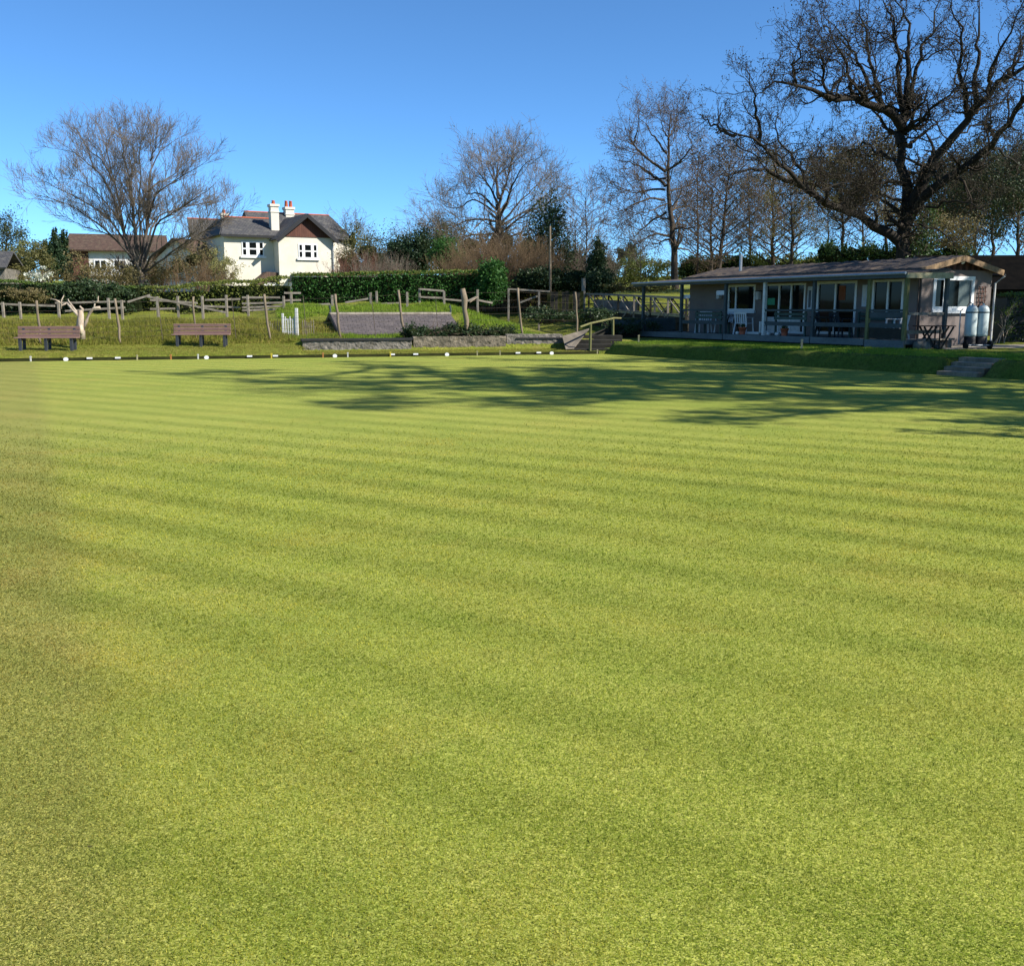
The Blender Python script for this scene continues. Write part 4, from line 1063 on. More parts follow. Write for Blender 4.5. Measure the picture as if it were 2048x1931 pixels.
def pot(label, x, y, s=1.0, z=.25):
    t = thing('plant_pot', (0, 0, 0), 0, label, 'plant pot', 'terracotta pots along the verandah')
    MB().lathe([(0, .0), (.085 * s, 0), (.12 * s, .20 * s), (.135 * s, .20 * s), (.135 * s, .25 * s), (.11 * s, .25 * s), (.10 * s, .21 * s), (0, .20 * s)], 18).build('pot', M['terracotta'], t, smooth=True)
    P_ = rg.normal(size=(60, 3)) * np.array([.06, .06, .04]) + np.array([0, 0, .28 * s]); V, F_ = quads(P_, .05, rg); mesh_np('plant', V, F_, M['ivy'], t)
    place(t, x, y, z); return t
pot('terracotta pot beside the white pipe in front of the glazed door', -7.45, .16, 1.15)
pot('terracotta pot next to the post right of the glazed door', -5.35, .25, 1.1)
pt = MB(); pt.tube([(-6.75, Y0 - .12, .36), (-6.0, Y0 - .12, .34)], .05, 8); 
o = MB().tube([(-.5, 0, .07), (.15, 0, .07), (.2, 0, .1), (.2, 0, .5)], .055, 10).build('waste_pipe', M['whitedull']); place(o, -6.9, .35, .25); tag(o, 'bent white pipe lying beside the terracotta pot', 'pipe')
for lab, x, w, h, z in (('pale notice board fixed beside the tall glazed door', -5.72, .24, .85, 1.15), ('narrow pale notice fixed left of the mossy post', -3.2, .2, .72, 1.28)):
    t = thing('notice_board', tuple(CL(x, Y0 - .04, z)), CRZ, lab, 'notice board')
    MB().box(-w / 2, w / 2, -.02, .02, 0, h).build('board', M['sign'], t)
    MB().box(-w / 2 + .06, w / 2 - .06, -.026, -.021, .1, h - .14).build('sheet', M['signdark'] if w > .22 else M['whitedull'], t)
def lantern(label, x, y, z):
    t = thing('wall_lantern', tuple(CL(x, y, z)), CRZ, label, 'lantern', 'lanterns on the clubhouse')
    MB().box(-.08, .08, -.1, .06, 0, .30).build('lantern_body', M['sign'], t, bevel=.01); MB().prism([(-.1, -.12, .303), (.1, -.12, .303), (.1, .08, .303), (-.1, .08, .303)], (0, 0, .03)).build('cap', M['black'], t)
lantern('square pale lantern between the first window and the glazed door', -8.38, Y0 - .08, 1.55)
lantern('small pale lantern on the pebbledash left of the first window', -10.7, Y0 - .08, 1.6)
sg = MB().box(-.22, .22, -.012, .012, 0, .16).build('hanging_sign', M['sign']); place(sg, -8.6, .02, 1.72); tag(sg, 'small pale sign hung on the verandah post by the first window', 'sign')
sg = MB().box(-.2, .2, -.012, .012, 0, .13).build('hanging_sign', M['sign']); place(sg, -10.75, .12, 1.62); tag(sg, 'small pale sign at the far left verandah post', 'sign')
def lump(name, lab, cat, x, y, z, s, mat):
    mb = MB(); mb.lathe([(0, 0), (.8 * s, .02), (s, .5 * s), (.9 * s, 1.1 * s), (.6 * s, 1.3 * s), (0, 1.35 * s)], 14); o = mb.build(name, mat, smooth=True); place(o, x, y, z); tag(o, lab, cat)
lump('bucket', 'small white tub under the rail right of the white pipe', 'tub', -6.15, .22, .25, .10, M['whitedull'])
lump('bucket', 'small pale tub left of the second terracotta pot', 'tub', -5.75, .3, .25, .10, M['whitedull'])
lump('bucket', 'little pale tub left of the first terracotta pot', 'tub', -7.75, .2, .25, .09, M['whitedull'])
# folding table outside the gable
ft = thing('folding_table', (0, 0, 0), 0, 'dark wooden folding table with crossed legs beside the verandah end', 'table')
for k in range(5): MB().box(-.56, .56, -.30 + k * .12, -.19 + k * .12, .68, .705).build('table_slat', M['tilehung'], ft)
for s in (-.26, .26):
    MB().bar((-.45, s, 0), (.02, s, .675), .035, .05).build('leg', M['darkwood'], ft); MB().bar((.12, s + .04, .675), (-.42 + .55, s + .04, .0), .035, .05).build('leg', M['darkwood'], ft)
    MB().bar((-.35, s + .02, .675), (.0, s + .02, 0.02), .035, .05).build('leg', M['darkwood'], ft); MB().bar((.5, s, .675), (.16, s, 0), .035, .05).build('leg', M['darkwood'], ft)
MB().box(-.45, .35, -.02, .02, .05, .09).build('stretcher', M['darkwood'], ft)
p = W(1865, 698, 30.9); ft.location = (p[0], 30.9, g1(p[0], 30.9)); ft.rotation_euler = (0, 0, R(-8))
bw_ = thing('low_seat', tuple(CL(.35, 1.0, 0)), CRZ + R(90), 'low plank seat on blocks behind the folding table', 'bench')
MB().box(-.55, .75, -.14, .14, .26, .31).build('plank', M['railw'], bw_); MB().box(-.5, -.3, -.12, .12, 0, .258).build('block', M['stone'], bw_); MB().box(.45, .65, -.12, .12, 0, .258).build('block', M['stone'], bw_)
def stone(lab, x, y, s):
    v, f = ico((0, 0, s * .5), (s, s * .8, s * .65), np.random.default_rng(int(s * 100)), 2); o = mesh_np('boulder', v, None, M['stone'], None, True, tri=f); o.location = tuple(CL(x, y, -.03)); tag(o, lab, 'boulder')
stone('rounded stone on the ground below the verandah end', .35, .45, .30); stone('smaller stone under the folding table', .62, .95, .18)
# gas bottles on a trolley
gp_ = W(1950, 694, 31.1); gzz = g1(gp_[0], 31.1)
tr = thing('trolley', (gp_[0], 31.1, gzz), R(4), 'low black two wheeled trolley carrying the gas bottles', 'trolley')
MB().box(-.37, .37, -.2, .2, .13, .16).build('platform', M['black'], tr)
MB().tube([(-.42, -.24, .12), (.42, -.24, .12), (.46, .0, .12)], .025, 8).build('bumper', M['metal'], tr)
for s in (-.40, .37):
    MB().tube([(s - .03, -.18, .13), (s + .03, -.18, .13)], .13, 18).build('wheel', M['rubber'], tr)
MB().tube([(-.44, .18, .13), (-.44, .2, 1.15), (-.36, .2, 1.22)], .018, 8).build('handle', M['metal'], tr)
def gas(dx, lab):
    t = thing('gas_bottle', (gp_[0] + dx, 31.1, gzz + .162), 0, lab, 'gas bottle', 'tall pale gas bottles on the trolley')
    MB().lathe([(.0, 0), (.17, 0), (.172, .22), (.165, .222)], 22).build('skirt', M['black'], t, smooth=True)
    MB().lathe([(0, .224), (.176, .226), (.178, .30), (.178, 1.0), (.16, 1.08), (.11, 1.14), (.05, 1.165), (0, 1.17)], 24).build('bottle', M['gas'], t, smooth=True)
    MB().lathe([(0, 1.16), (.028, 1.165), (.028, 1.22), (0, 1.225)], 12).build('valve', M['metal'], t)
    MB().lathe([(.181, .93), (.184, .935), (.184, .965), (.181, .97)], 24).build('band', M['bluewood'], t)
    MB().tube([(0, 0, 1.21), (-.03, .12, 1.26), (-.02, .3, 1.15), (.05, .5, 1.0)], .012, 6).build('hose', M['black'], t)
    return t
gas(-.18, 'left of two tall pale gas bottles standing on the trolley'); gas(.165, 'right of two tall pale gas bottles, nearest the corner of the clubhouse')

# bank steps
bs = thing('bank_steps', (*gp(0, 0), 0), math.atan2(RD[1], RD[0]), 'worn sleeper steps cut into the grass bank below the trolley', 'steps')
for k in range(4):
    # local x along the bank foot, local y up the bank
    MB().box(13.75, 14.85, -.06 + k * .29, .30 + k * .29, -.12, .10 + .105 * k).build('step', M['wood'], bs, bevel=.015)
    MB().box(13.78, 14.82, .0 + k * .29, .235 + k * .29, .102 + .105 * k, .106 + .105 * k).build('tread', M['path'], bs)

# ================================================================== houses
th = R(30); hn = np.array([math.sin(th), -math.cos(th)])
HA = np.array([-24.7, 88.0, 2.2])
hs = thing('cream_house', tuple(HA), th, 'large cream rendered house with slate roofs, gabled wing and three chimneys', 'house')
# local: x along facade to the right, y back into the house. front wall y=0, wing y=-1.5
EZ = 7.86 - 2.2
def hw(p): return p
wall_open('wall', 0, 4.75, 0, EZ, [(1.5, 3.45, 3.9, 5.15)], lambda p: (p[0], p[1], p[2]), hs, M['cream'])
MB().box(0, .2, .125, 8.5, 0, EZ).build('side_wall', M['cream'], hs)
MB().box(4.75, 9.6, 7.5, 8.5, 0, EZ + .2).box(9.65, 12.6, 1.8, 8.5, 0, EZ - .2).build('rear_wall', M['cream'], hs)
wg = lambda p: (4.3 + p[0], -1.5 + p[1], p[2])
wall_open('wing_wall', 0, 4.95, 0, EZ - .1, [(1.75, 3.5, 3.75, 5.0)], wg, hs, M['cream'])
MB().box(4.3, 4.5, -1.375, .0, 0, EZ - .1).box(9.05, 9.25, -1.375, 7.4, 0, EZ - .1).build('wing_side_wall', M['cream'], hs)
def hwindow(x0, x1, z0, z1, Mf):
    w = x1 - x0; mb = MB()
    f = .10
    mb.box(x0, x0 + f, -.05, .06, z0, z1, Mf).box(x1 - f, x1, -.05, .06, z0, z1, Mf).box(x0 + f, x1 - f, -.05, .06, z1 - f, z1, Mf).box(x0 + f, x1 - f, -.05, .06, z0, z0 + f, Mf)
    a = x0 + w * .27; b = x1 - w * .27; hw_ = w * .075
    for m in (a, b): mb.box(m - hw_, m + hw_, -.045, .055, z0 + f, z1 - f, Mf)
    zm = (z0 + z1) / 2; mb.box(x0 + f, a - hw_, -.03, .05, zm - .06, zm + .06, Mf).box(a + hw_, b - hw_, -.03, .05, zm - .06, zm + .06, Mf).box(b + hw_, x1 - f, -.03, .05, zm - .06, zm + .06, Mf)
    o = mb.build('window', M['white'], hs)
    MB().box(x0 + f, x1 - f, .03, .045, z0 + f, z1 - f, Mf).build('glass', M['glass'], o)
    MB().box(x0 - .15, x1 + .15, -.16, -.052, z0 - .16, z0 + .01, Mf).build('sill', M['white'], o)
hwindow(1.5, 3.45, 3.9, 5.15, lambda p: p); hwindow(1.75, 3.5, 3.75, 5.0, wg)
# roofs
def slab(name, quad, th_, mat, par):
    q = [np.array(p, float) for p in quad]; n = np.cross(q[1] - q[0], q[3] - q[0]); n /= np.linalg.norm(n)
    if n[2] < 0: n = -n
    return MB().prism(q, n * th_).build(name, mat, par)
slab('roof', [(-.35, -.4, EZ - .1), (4.9, -.4, EZ - .1), (5.6, 3.0, 7.25), (.9, 3.0, 7.25)], .12, M['slate'], hs)
slab('roof', [(-.352, -.38, EZ - .1), (.9, 3.0, 7.25), (.9, 5.6, 7.25), (-.352, 9, EZ - .1)], .12, M['slate'], hs)
# main taller block behind
RX0, RX1, RY, RZ = 3.3, 11.4, 5.2, 8.0
slab('roof', [(3.0, 2.6, 6.3), (12.4, 1.4, 5.5), (RX1, RY, RZ), (RX0, RY, RZ)], .12, M['slate'], hs)
MB().prism([(12.42, 1.4, 5.52), (13.2, 8.9, 5.52), (RX1, RY + .02, RZ)], (.05, 0, .12)).build('roof', M['slate'], hs)
MB().prism([(3.0, 2.62, 5.5), (3.0, 8.4, 5.5), (RX0, RY, RZ - .03)], (.12, 0, 0)).build('gable_wall', M['slate'], hs)
slab('roof', [(3.0, 9, 5.5), (RX0, RY + .12, RZ), (RX1, RY + .12, RZ), (13.2, 9, 5.5)], .12, M['slate'], hs)
MB().tube([(RX0, RY, RZ + .13), (RX1, RY, RZ + .13)], .09, 6).build('ridge_tile', M['terracotta'], hs)
MB().tube([(.9, 3.0, 7.4), (5.6, 3.0, 7.4)], .08, 6).build('ridge_tile', M['terracotta'], hs)
# wing gable
gx0, gx1, gm_, gzt = 4.0, 9.55, 6.8, 7.45
slab('roof', [(gx0, -2.0, EZ - .45), (gm_, -2.0, gzt), (gm_, 4.2, gzt), (gx0, 3.2, EZ - .45)], .12, M['slate'], hs)
slab('roof', [(gx1, -2.0, EZ - .45), (gx1, 3.6, EZ - .45), (gm_, 4.2, gzt), (gm_, -2.0, gzt)], .12, M['slate'], hs)
MB().prism([(4.5, -1.56, EZ - .1), (9.1, -1.56, EZ - .1), (gm_, -1.56, gzt - .12)], (0, .10, 0)).build('hung_tile_gable', M['tilehung'], hs)
MB().bar((gx0 - .02, -2.03, EZ - .5), (gm_, -2.03, gzt - .05), .06, .30).bar((gm_, -2.035, gzt - .05), (gx1 + .02, -2.035, EZ - .5), .06, .30).build('bargeboard', M['black'], hs)
MB().box(-.35, 4.2, -.46, -.38, EZ - .2, EZ - .05).build('gutter', M['black'], hs)
MB().tube([(9.2, -1.6, EZ - .4), (9.2, -1.6, 0)], .06, 6).build('downpipe', M['metal'], hs)
# rear-left extension with lower tiled ridge
MB().box(-1.0, -.05, 6.6, 10.5, 0, EZ).build('extension_wall', M['greyrender'], hs)
slab('roof', [(-1.4, 6.1, EZ - .1), (3.2, 6.1, EZ - .1), (3.2, 8.5, 7.45), (-1.1, 8.5, 7.45)], .12, M['slate'], hs)
MB().tube([(-1.1, 8.5, 7.58), (3.3, 8.5, 7.58)], .09, 6).build('ridge_tile', M['terracotta'], hs)
def chim(x, y, z0, z1, w, pots, mat='cream'):
    t = MB().box(x - w / 2, x + w / 2, y - w / 2, y + w / 2, z0, z1).box(x - w / 2 - .08, x + w / 2 + .08, y - w / 2 - .08, y + w / 2 + .08, z1 + .002, z1 + .22).box(x - w / 2 - .05, x + w / 2 + .05, y - w / 2 - .05, y + w / 2 + .05, z1 - .5, z1 - .38).build('chimney', M[mat], hs, bevel=.02)
    for k in range(pots):
        xx = x + (k - (pots - 1) / 2) * .42
        MB().lathe([(0, z1 + .2), (.15, z1 + .2), (.17, z1 + .3), (.13, z1 + .75 if pots > 1 else z1 + .5), (.16, z1 + .8 if pots > 1 else z1 + .55), (0, z1 + .8 if pots > 1 else z1 + .55)], 12, (xx, y)).build('chimney_pot', M['terracotta'], t, smooth=True)
chim(4.75, 1.0, 5.6, 8.25, .72, 1); chim(7.4, RY - .2, 7.4, 8.45, .8, 2); chim(2.3, 8.5, 7.0, 7.95, .6, 1)
# porch and bay roof
MB().prism([(2.4, -.02, 1.4), (4.25, -.02, 1.9), (4.25, -.02, 2.5), (3.3, -.02, 2.55), (2.2, -.02, 1.7)], (0, -1.2, 0)).build('porch_roof', M['tile'], hs)
MB().box(3.0, 4.2, -1.15, -.05, 0, 1.6).build('porch_wall', M['whitedull'], hs)
MB().prism([(5.0, -1.502, 1.7), (8.3, -1.502, 1.7), (8.0, -1.502, 2.35), (5.3, -1.502, 2.35)], (0, -1.0, 0)).build('bay_roof', M['bluewood'], hs)
MB().box(5.1, 8.2, -2.4, -1.51, 0, 1.69).build('bay_window', M['white'], hs)

# left house, mostly behind the beech
lp = W(140, 545, 90)
lh = thing('tiled_cottage', (lp[0], 90, 2.4), R(18), 'white and tile hung cottage with a long brown roof behind the bare beech', 'house')
LL = 8.0
MB().box(0, LL, 0, 6, 0, 4.3).build('wall', M['greyrender'], lh)
MB().box(-.02, 1.6, -.05, -.003, 0, 4.2).build('hung_tile_wall', M['tilehung'], lh)
slab('roof', [(-.5, -.5, 4.15), (LL + .4, -.5, 4.15), (LL + .2, 3, 5.75), (-.1, 3, 5.75)], .15, M['tile'], lh)
slab('roof', [(-.5, 6.5, 4.15), (-.1, 3.02, 5.75), (LL + .2, 3.02, 5.75), (LL + .4, 6.5, 4.15)], .15, M['tile'], lh)
for x in (2.0, 3.6, 6.4):
    w = MB().box(x, x + 1.1, -.06, -.004, 2.5, 3.5).build('window', M['white'], lh); MB().box(x + .12, x + .5, -.07, -.062, 2.62, 3.38).box(x + .6, x + .98, -.07, -.062, 2.62, 3.38).build('glass', M['glass'], w)
MB().box(1.7, LL, -.12, -.062, 1.9, 2.05).build('plinth_band', M['black'], lh)
# gabled red roofed building between the two houses
lp2 = W(345, 520, 92); 
rh = thing('red_roofed_cottage', (lp2[0] - 1.5, 92, 2.6), R(-25), 'small red roofed cottage glimpsed between the beech and the cream house', 'house')
MB().prism([(0, 0, 0), (5, 0, 0), (5, 0, 3.4), (2.5, 0, 5.0), (0, 0, 3.4)], (0, 5, 0)).build('wall', M['greyrender'], rh)
slab('roof', [(-.3, -.4, 3.25), (2.5, -.4, 5.05), (2.5, 5.3, 5.05), (-.3, 5.3, 3.25)], .12, M['tile'], rh); slab('roof', [(5.3, -.4, 3.25), (5.3, 5.3, 3.25), (2.5, 5.3, 5.05), (2.5, -.4, 5.05)], .12, M['tile'], rh)
w = MB().box(1.9, 3.1, -.05, -.004, 2.2, 3.3).build('window', M['white'], rh); MB().box(2.0, 3.0, -.06, -.052, 2.3, 3.2).build('glass', M['glass'], w)
# outbuilding on the far left
op = W(-92, 560, 70)
ob = thing('slate_outbuilding', (op[0], 70, 2.0), R(10), 'grey slate roofed outbuilding at the left edge behind the hedge', 'outbuilding')
ob.location.z = 1.75; MB().box(0, 3.3, 0, 4, 0, 2.6).build('wall', M['stone'], ob)
slab('roof', [(-.3, -.3, 2.55), (3.5, -.3, 2.55), (3.4, 2, 3.75), (-.3, 2, 3.75)], .12, M['slate'], ob); slab('roof', [(-.3, 4.3, 2.55), (-.3, 2.02, 3.75), (3.4, 2.02, 3.75), (3.5, 4.3, 2.55)], .12, M['slate'], ob)
# dark shed to the right of the clubhouse
dp = W(1965, 585, 46)
ds = thing('dark_roofed_building', (dp[0] - 2.5, 44.5, .4), R(-3), 'long building with a steep near black roof behind the right hand hedge', 'outbuilding')
MB().box(0, 12, .4, 6, 0, 2.1).build('wall', M['darkwood'], ds)
slab('roof', [(-.2, 0, 1.95), (12.3, 0, 1.95), (12.3, 3.1, 3.55), (-.2, 3.1, 3.55)], .12, M['soot'], ds); slab('roof', [(-.2, 6.4, 1.95), (-.2, 3.12, 3.55), (12.3, 3.12, 3.55), (12.3, 6.4, 1.95)], .12, M['black'], ds)

# ================================================================== hedges
def hp(px, yb, yt, d): 
    a = W(px, yb, d); b = W(px, yt, d); return (a[0], d, a[2], b[2])
hedge('laurel_hedge', 'dark green laurel hedge with sunlight put into its bright top colour at the left edge', [hp(-90, 637, 563, 49), hp(0, 636, 562, 50), hp(140, 634, 568, 51), hp(290, 634, 577, 51)], 2.0, 0, M['holly'], 130, .11, 21, topmat=M['hedgebright'], wob=.12)
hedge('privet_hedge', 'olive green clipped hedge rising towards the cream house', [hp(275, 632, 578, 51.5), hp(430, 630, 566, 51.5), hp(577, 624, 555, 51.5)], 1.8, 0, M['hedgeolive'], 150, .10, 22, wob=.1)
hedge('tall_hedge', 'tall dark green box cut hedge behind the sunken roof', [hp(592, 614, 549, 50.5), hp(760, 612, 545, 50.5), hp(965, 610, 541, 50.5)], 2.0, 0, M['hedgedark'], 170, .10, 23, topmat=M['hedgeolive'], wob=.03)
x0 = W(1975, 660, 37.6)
hedge('garden_hedge', 'shaded hedge with sunlight put into its top colour beyond the clubhouse corner', [(18.0, 37.4, .3, 2.15), (27, 37.4, .3, 2.2)], 1.2, 0, M['holly'], 160, .09, 24, topmat=M['hedgebright'], coremat=M['black'])

def gnd(px, d): 
    a = W(px, 600, d); return a[0], d, g1(a[0], d)
def blob(px, py, d, rx, rz, ry=None):
    a = W(px, py, d); return (a[0], d, a[2], rx * d / 2030., (ry or rx) * d / 2030., rz * d / 2030.)
B = bush
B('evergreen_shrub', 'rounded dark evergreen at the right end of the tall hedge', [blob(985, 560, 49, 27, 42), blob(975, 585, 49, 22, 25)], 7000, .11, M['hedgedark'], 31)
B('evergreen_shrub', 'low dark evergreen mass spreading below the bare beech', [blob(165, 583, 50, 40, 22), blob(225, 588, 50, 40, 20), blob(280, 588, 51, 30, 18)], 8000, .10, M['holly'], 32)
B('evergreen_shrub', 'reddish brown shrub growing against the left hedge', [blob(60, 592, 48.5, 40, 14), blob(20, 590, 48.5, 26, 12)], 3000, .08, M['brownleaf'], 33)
for i, (px, yt, w_, d) in enumerate(((112, 459, 13, 80), (129, 461, 10, 81), (95, 479, 11, 79))):
    lab = ('tallest dark conical cypress beside the brown roofed cottage', 'slimmer dark cypress touching the cottage gable', 'shortest dark cypress, left of the pair')[i]
    B('cypress', lab, [blob(px, (yt + 545) / 2 + 14, d, w_, (545 - yt) / 2), blob(px, yt + 22, d, w_ * .6, 20), blob(px + 3, 530, d, w_ * 1.1, 28)], 5000, .14, M['conifer'], 34 + i, 'cypress tree', group=None, shell=.8)
B('garden_shrub', 'olive shrubs left of the cypresses', [blob(50, 530, 76, 48, 35), blob(85, 512, 77, 22, 30), blob(20, 545, 74, 40, 22)], 6500, .12, M['olive'], 38, core=.4)
B('garden_shrub', 'pale grey green tree top rising left of the cypresses', [blob(62, 500, 84, 26, 24), blob(38, 510, 84, 26, 20)], 3000, .12, M['springleaf'], 39, core=0)
B('magnolia', 'small shrub covered in white blossom above the left hedge', [blob(82, 548, 58, 20, 16), blob(65, 556, 58, 18, 12)], 900, .10, M['blossom'], 40, core=0)
B('garden_shrub', 'brownish shrub under the beech in front of the cottage', [blob(215, 552, 60, 60, 26), blob(150, 540, 60, 26, 36), blob(110, 558, 60, 40, 20), blob(290, 548, 63, 50, 24)], 9000, .10, M['brownleaf'], 41, core=0)
B('garden_shrub', 'tangle of brown and olive shrubs left of the cream house', [blob(390, 520, 70, 50, 38), blob(350, 540, 70, 45, 24), blob(425, 545, 70, 35, 22)], 7000, .09, M['brownleaf'], 42, core=.3)
B('willow_shrub', 'pale yellow green shrub against the cream house wall', [blob(455, 540, 66, 28, 22), blob(440, 525, 67, 22, 24)], 2600, .08, M['yellowleaf'], 43, core=0)
thicket('bramble_thicket', 'thin brown thicket in front of the cottage and the red roof', *gnd(340, 64), 4.5, 1.5, 2.9, 170, M['tantwig'], 44)
thicket('dogwood', 'reddish bare stems at the right hand corner of the cream house', *gnd(712, 68), 1.9, 1.2, 3.2, 110, M['redtwig'], 45)
thicket('bramble_thicket', 'greyish brown scrub directly above the tall hedge', *gnd(765, 66), 2.2, 1.2, 3.3, 120, M['palertwig'], 46)
B('garden_shrub', 'tawny olive tree mass to the right of the cream house', [blob(735, 505, 80, 50, 42), blob(790, 500, 84, 45, 45), blob(705, 480, 82, 22, 40)], 8000, .11, M['olive'], 47, core=.35)
B('evergreen_shrub', 'dark evergreen with a low domed top behind the tall hedge', [blob(805, 510, 72, 38, 32), blob(845, 505, 72, 32, 42)], 8000, .12, M['conifer'], 48)
B('evergreen_shrub', 'glossy dark green shrub left of the brown thicket', [blob(892, 515, 68, 38, 38), blob(915, 535, 68, 30, 26)], 7000, .11, M['hedgedark'], 49)
B('garden_shrub', 'grey green bush below the left limb of the round ash', [blob(870, 470, 80, 34, 40), blob(905, 470, 82, 34, 30)], 5500, .11, M['olive'], 50, core=0)
thicket('hazel_thicket', 'broad warm brown thicket under the round ash', *gnd(1005, 60), 3.1, 1.8, 4.6, 460, M['tantwig'], 51, leaf=M['brownleaf'], leafn=2500, leafsize=.06)
B('ivy_tree', 'ivy smothered tree on the right flank of the round ash', [blob(1085, 470, 64, 30, 70), blob(1110, 440, 64, 22, 42), blob(1065, 520, 63, 34, 40), blob(1120, 510, 63, 30, 40)], 9000, .12, M['holly'], 52, 'tree', core=0, stems=34, spread=.3, shell=.3)
B('holly_tree', 'dark pointed holly standing above the footbridge', [blob(1195, 530, 57, 20, 45), blob(1196, 500, 57, 10, 28), blob(1200, 565, 56, 33, 26)], 7500, .10, M['holly'], 53)
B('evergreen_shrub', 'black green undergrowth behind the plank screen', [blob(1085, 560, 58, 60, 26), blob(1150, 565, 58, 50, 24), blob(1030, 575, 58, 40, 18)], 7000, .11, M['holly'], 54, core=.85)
B('evergreen_shrub', 'dark leafy clump hanging over the concrete wall', [blob(*a, 37.9, b, c) for a, b, c in (((850, 664), 26, 9), ((900, 661), 32, 12), ((955, 667), 34, 9), ((1000, 670), 26, 7))][:0] + [(PN(px, 3.0)[0], PN(px, 2.95)[1], .70, .55, .36, .34 + .12 * math.sin(px)) for px in (826, 852, 885, 912, 945, 978, 1008)], 7500, .065, M['holly'], 55, zmin=.45)
B('garden_shrub', 'grey olive growth behind the brown thicket', [blob(940, 500, 78, 45, 42), blob(1000, 490, 80, 50, 50), blob(1060, 500, 80, 40, 48)], 6000, .12, M['brownleaf'], 150, core=.5)
B('evergreen_shrub', 'dark green growth under the hazel thicket near the plank screen', [blob(1020, 560, 62, 45, 30), blob(1070, 555, 62, 40, 30), blob(950, 560, 62, 30, 26)], 6000, .11, M['holly'], 151, core=.8)
B('garden_shrub', 'olive scrub closing the view between the tall hedge and the cream house', [blob(700, 530, 84, 34, 30), blob(760, 530, 86, 50, 34), blob(830, 535, 84, 45, 26)], 6500, .11, M['brownleaf'], 152, core=.6)
B('garden_shrub', 'olive green scrub right of the spindly pale tree', [blob(1150, 530, 74, 36, 36), blob(1205, 535, 76, 36, 30)], 4500, .11, M['olive'], 153, core=.6)
thicket('hazel_thicket', 'grey twiggy thicket under the spindly pale tree', *gnd(1150, 66), 2.6, 1.4, 3.6, 200, M['palertwig'], 154)
B('evergreen_shrub', 'dark ivy and ferns hanging above the corner steps', [(4.6, 42.2, .95, .9, .4, .35), (5.6, 42.9, .9, .7, .4, .3)], 2200, .07, M['holly'], 155, core=0)
B('evergreen_shrub', 'dark leaves put in as the shade below the left end of the footbridge', [blob(1085, 630, 47, 38, 16), blob(1140, 632, 46.5, 36, 12), blob(1195, 628, 46, 34, 12)], 5000, .09, M['holly'], 156, core=0)  # dark leaf mass added in place of the shade under the bridge
B('pine_tree', 'dense dark pine foliage at the right edge above the dark roof', [blob(2000, 400, 78, 50, 55), blob(2060, 360, 78, 50, 60), blob(1935, 440, 80, 40, 36)], 12000, .13, M['pineleaf'], 157, 'tree', core=0, stems=40, spread=.24, shell=.3)
# distant field hedges and young trees on the right of the bridge
B('field_hedge', 'sunlit green field hedge seen between the holly and the tall oak', [blob(1240, 545, 88, 45, 25), blob(1290, 540, 90, 42, 26), blob(1330, 545, 88, 34, 24), blob(1265, 525, 95, 22, 30)], 9000, .14, M['hedgeolive'], 56, core=0)
B('field_hedge', 'lighter green hedge running behind the clubhouse roof', [blob(px, 535 + 4 * math.sin(px), 84, 42, 28) for px in range(1385, 1700, 48)], 15000, .14, M['hedgeolive'], 57, core=.6)
B('ivy_hedge', 'dark ivy bank below the great oak', [blob(px, 512 + 5 * math.sin(px * .7), 62, 40, 28) for px in range(1660, 1960, 50)], 10000, .12, M['ivy'], 58, core=.6)
B('conifer', 'small dark pointed conifer beyond the field hedge', [blob(1262, 505, 100, 12, 22), blob(1243, 510, 100, 12, 16)], 2500, .13, M['conifer'], 59)
B('evergreen_shrub', 'green undergrowth right of the footbridge near the clubhouse', [blob(px, 575, 56, 35, 9) for px in (1215, 1260, 1310)], 3500, .09, M['olive'], 60, core=.2)
# little clipped tree by the right hedge
thicket('young_shrub', 'small leggy shrub in front of the shaded right hand hedge', 16.9, 35.6, g1(16.9, 35.6), .75, .4, 1.75, 9, M['deadwood'], 61, leaf=M['hedgebright'], leafn=420, leafsize=.06, lean=.8)

# bleached dead tree behind the left bench
dt = W(163, 672, 34.0)
def px2(pts, d=34.0): return [W(a, b, d) - dt for a, b in pts]
dd = thing('dead_tree', (dt[0], 34.0, dt[2]), 0, 'bleached dead tree stump with forked sawn limbs beside the left bench', 'dead tree')
mb = MB()
mb.tube(px2([(163, 678), (161, 655), (161, 640), (162, 620)]), [.13, .14, .12, .07], 9)
mb.tube(px2([(162, 645), (157, 630), (146, 620), (134, 606)]), [.08, .06, .05, .035], 8)
mb.tube(px2([(150, 624), (142, 612), (135, 598)]), [.045, .035, .03], 7)
mb.tube(px2([(160, 632), (150, 620), (136, 600)]), [.05, .04, .02], 7)
mb.tube(px2([(166, 660), (174, 640), (178, 628), (188, 616), (200, 615)]), [.06, .05, .05, .045, .05], 8)
mb.tube(px2([(163, 630), (164, 617), (160, 612)]), [.06, .05, .03], 7)
mb.build('trunk', M['deadwood'], dd, smooth=True)
MB().tube(px2([(162, 668), (161.5, 650)], 33.87), [.06, .05], 8).build('bare_scar', surf('pale_heartwood', (.72, .60, .42)), dd, smooth=True)
mb = MB()
for a in ([(122, 606), (112, 600), (100, 597)], [(122, 618), (123, 600), (128, 590)], [(190, 606), (196, 600), (197, 592)], [(184, 603), (192, 604), (198, 602)]):
    mb.tube(px2(a), [.03, .025, .012], 6)
mb.tube(px2([(134, 606), (122, 612), (122, 606)]), [.03, .025, .02], 6); mb.tube(px2([(188, 616), (190, 606)]), [.03, .02], 6)
mb.build('branches', M['deadwood'], dd, smooth=True)

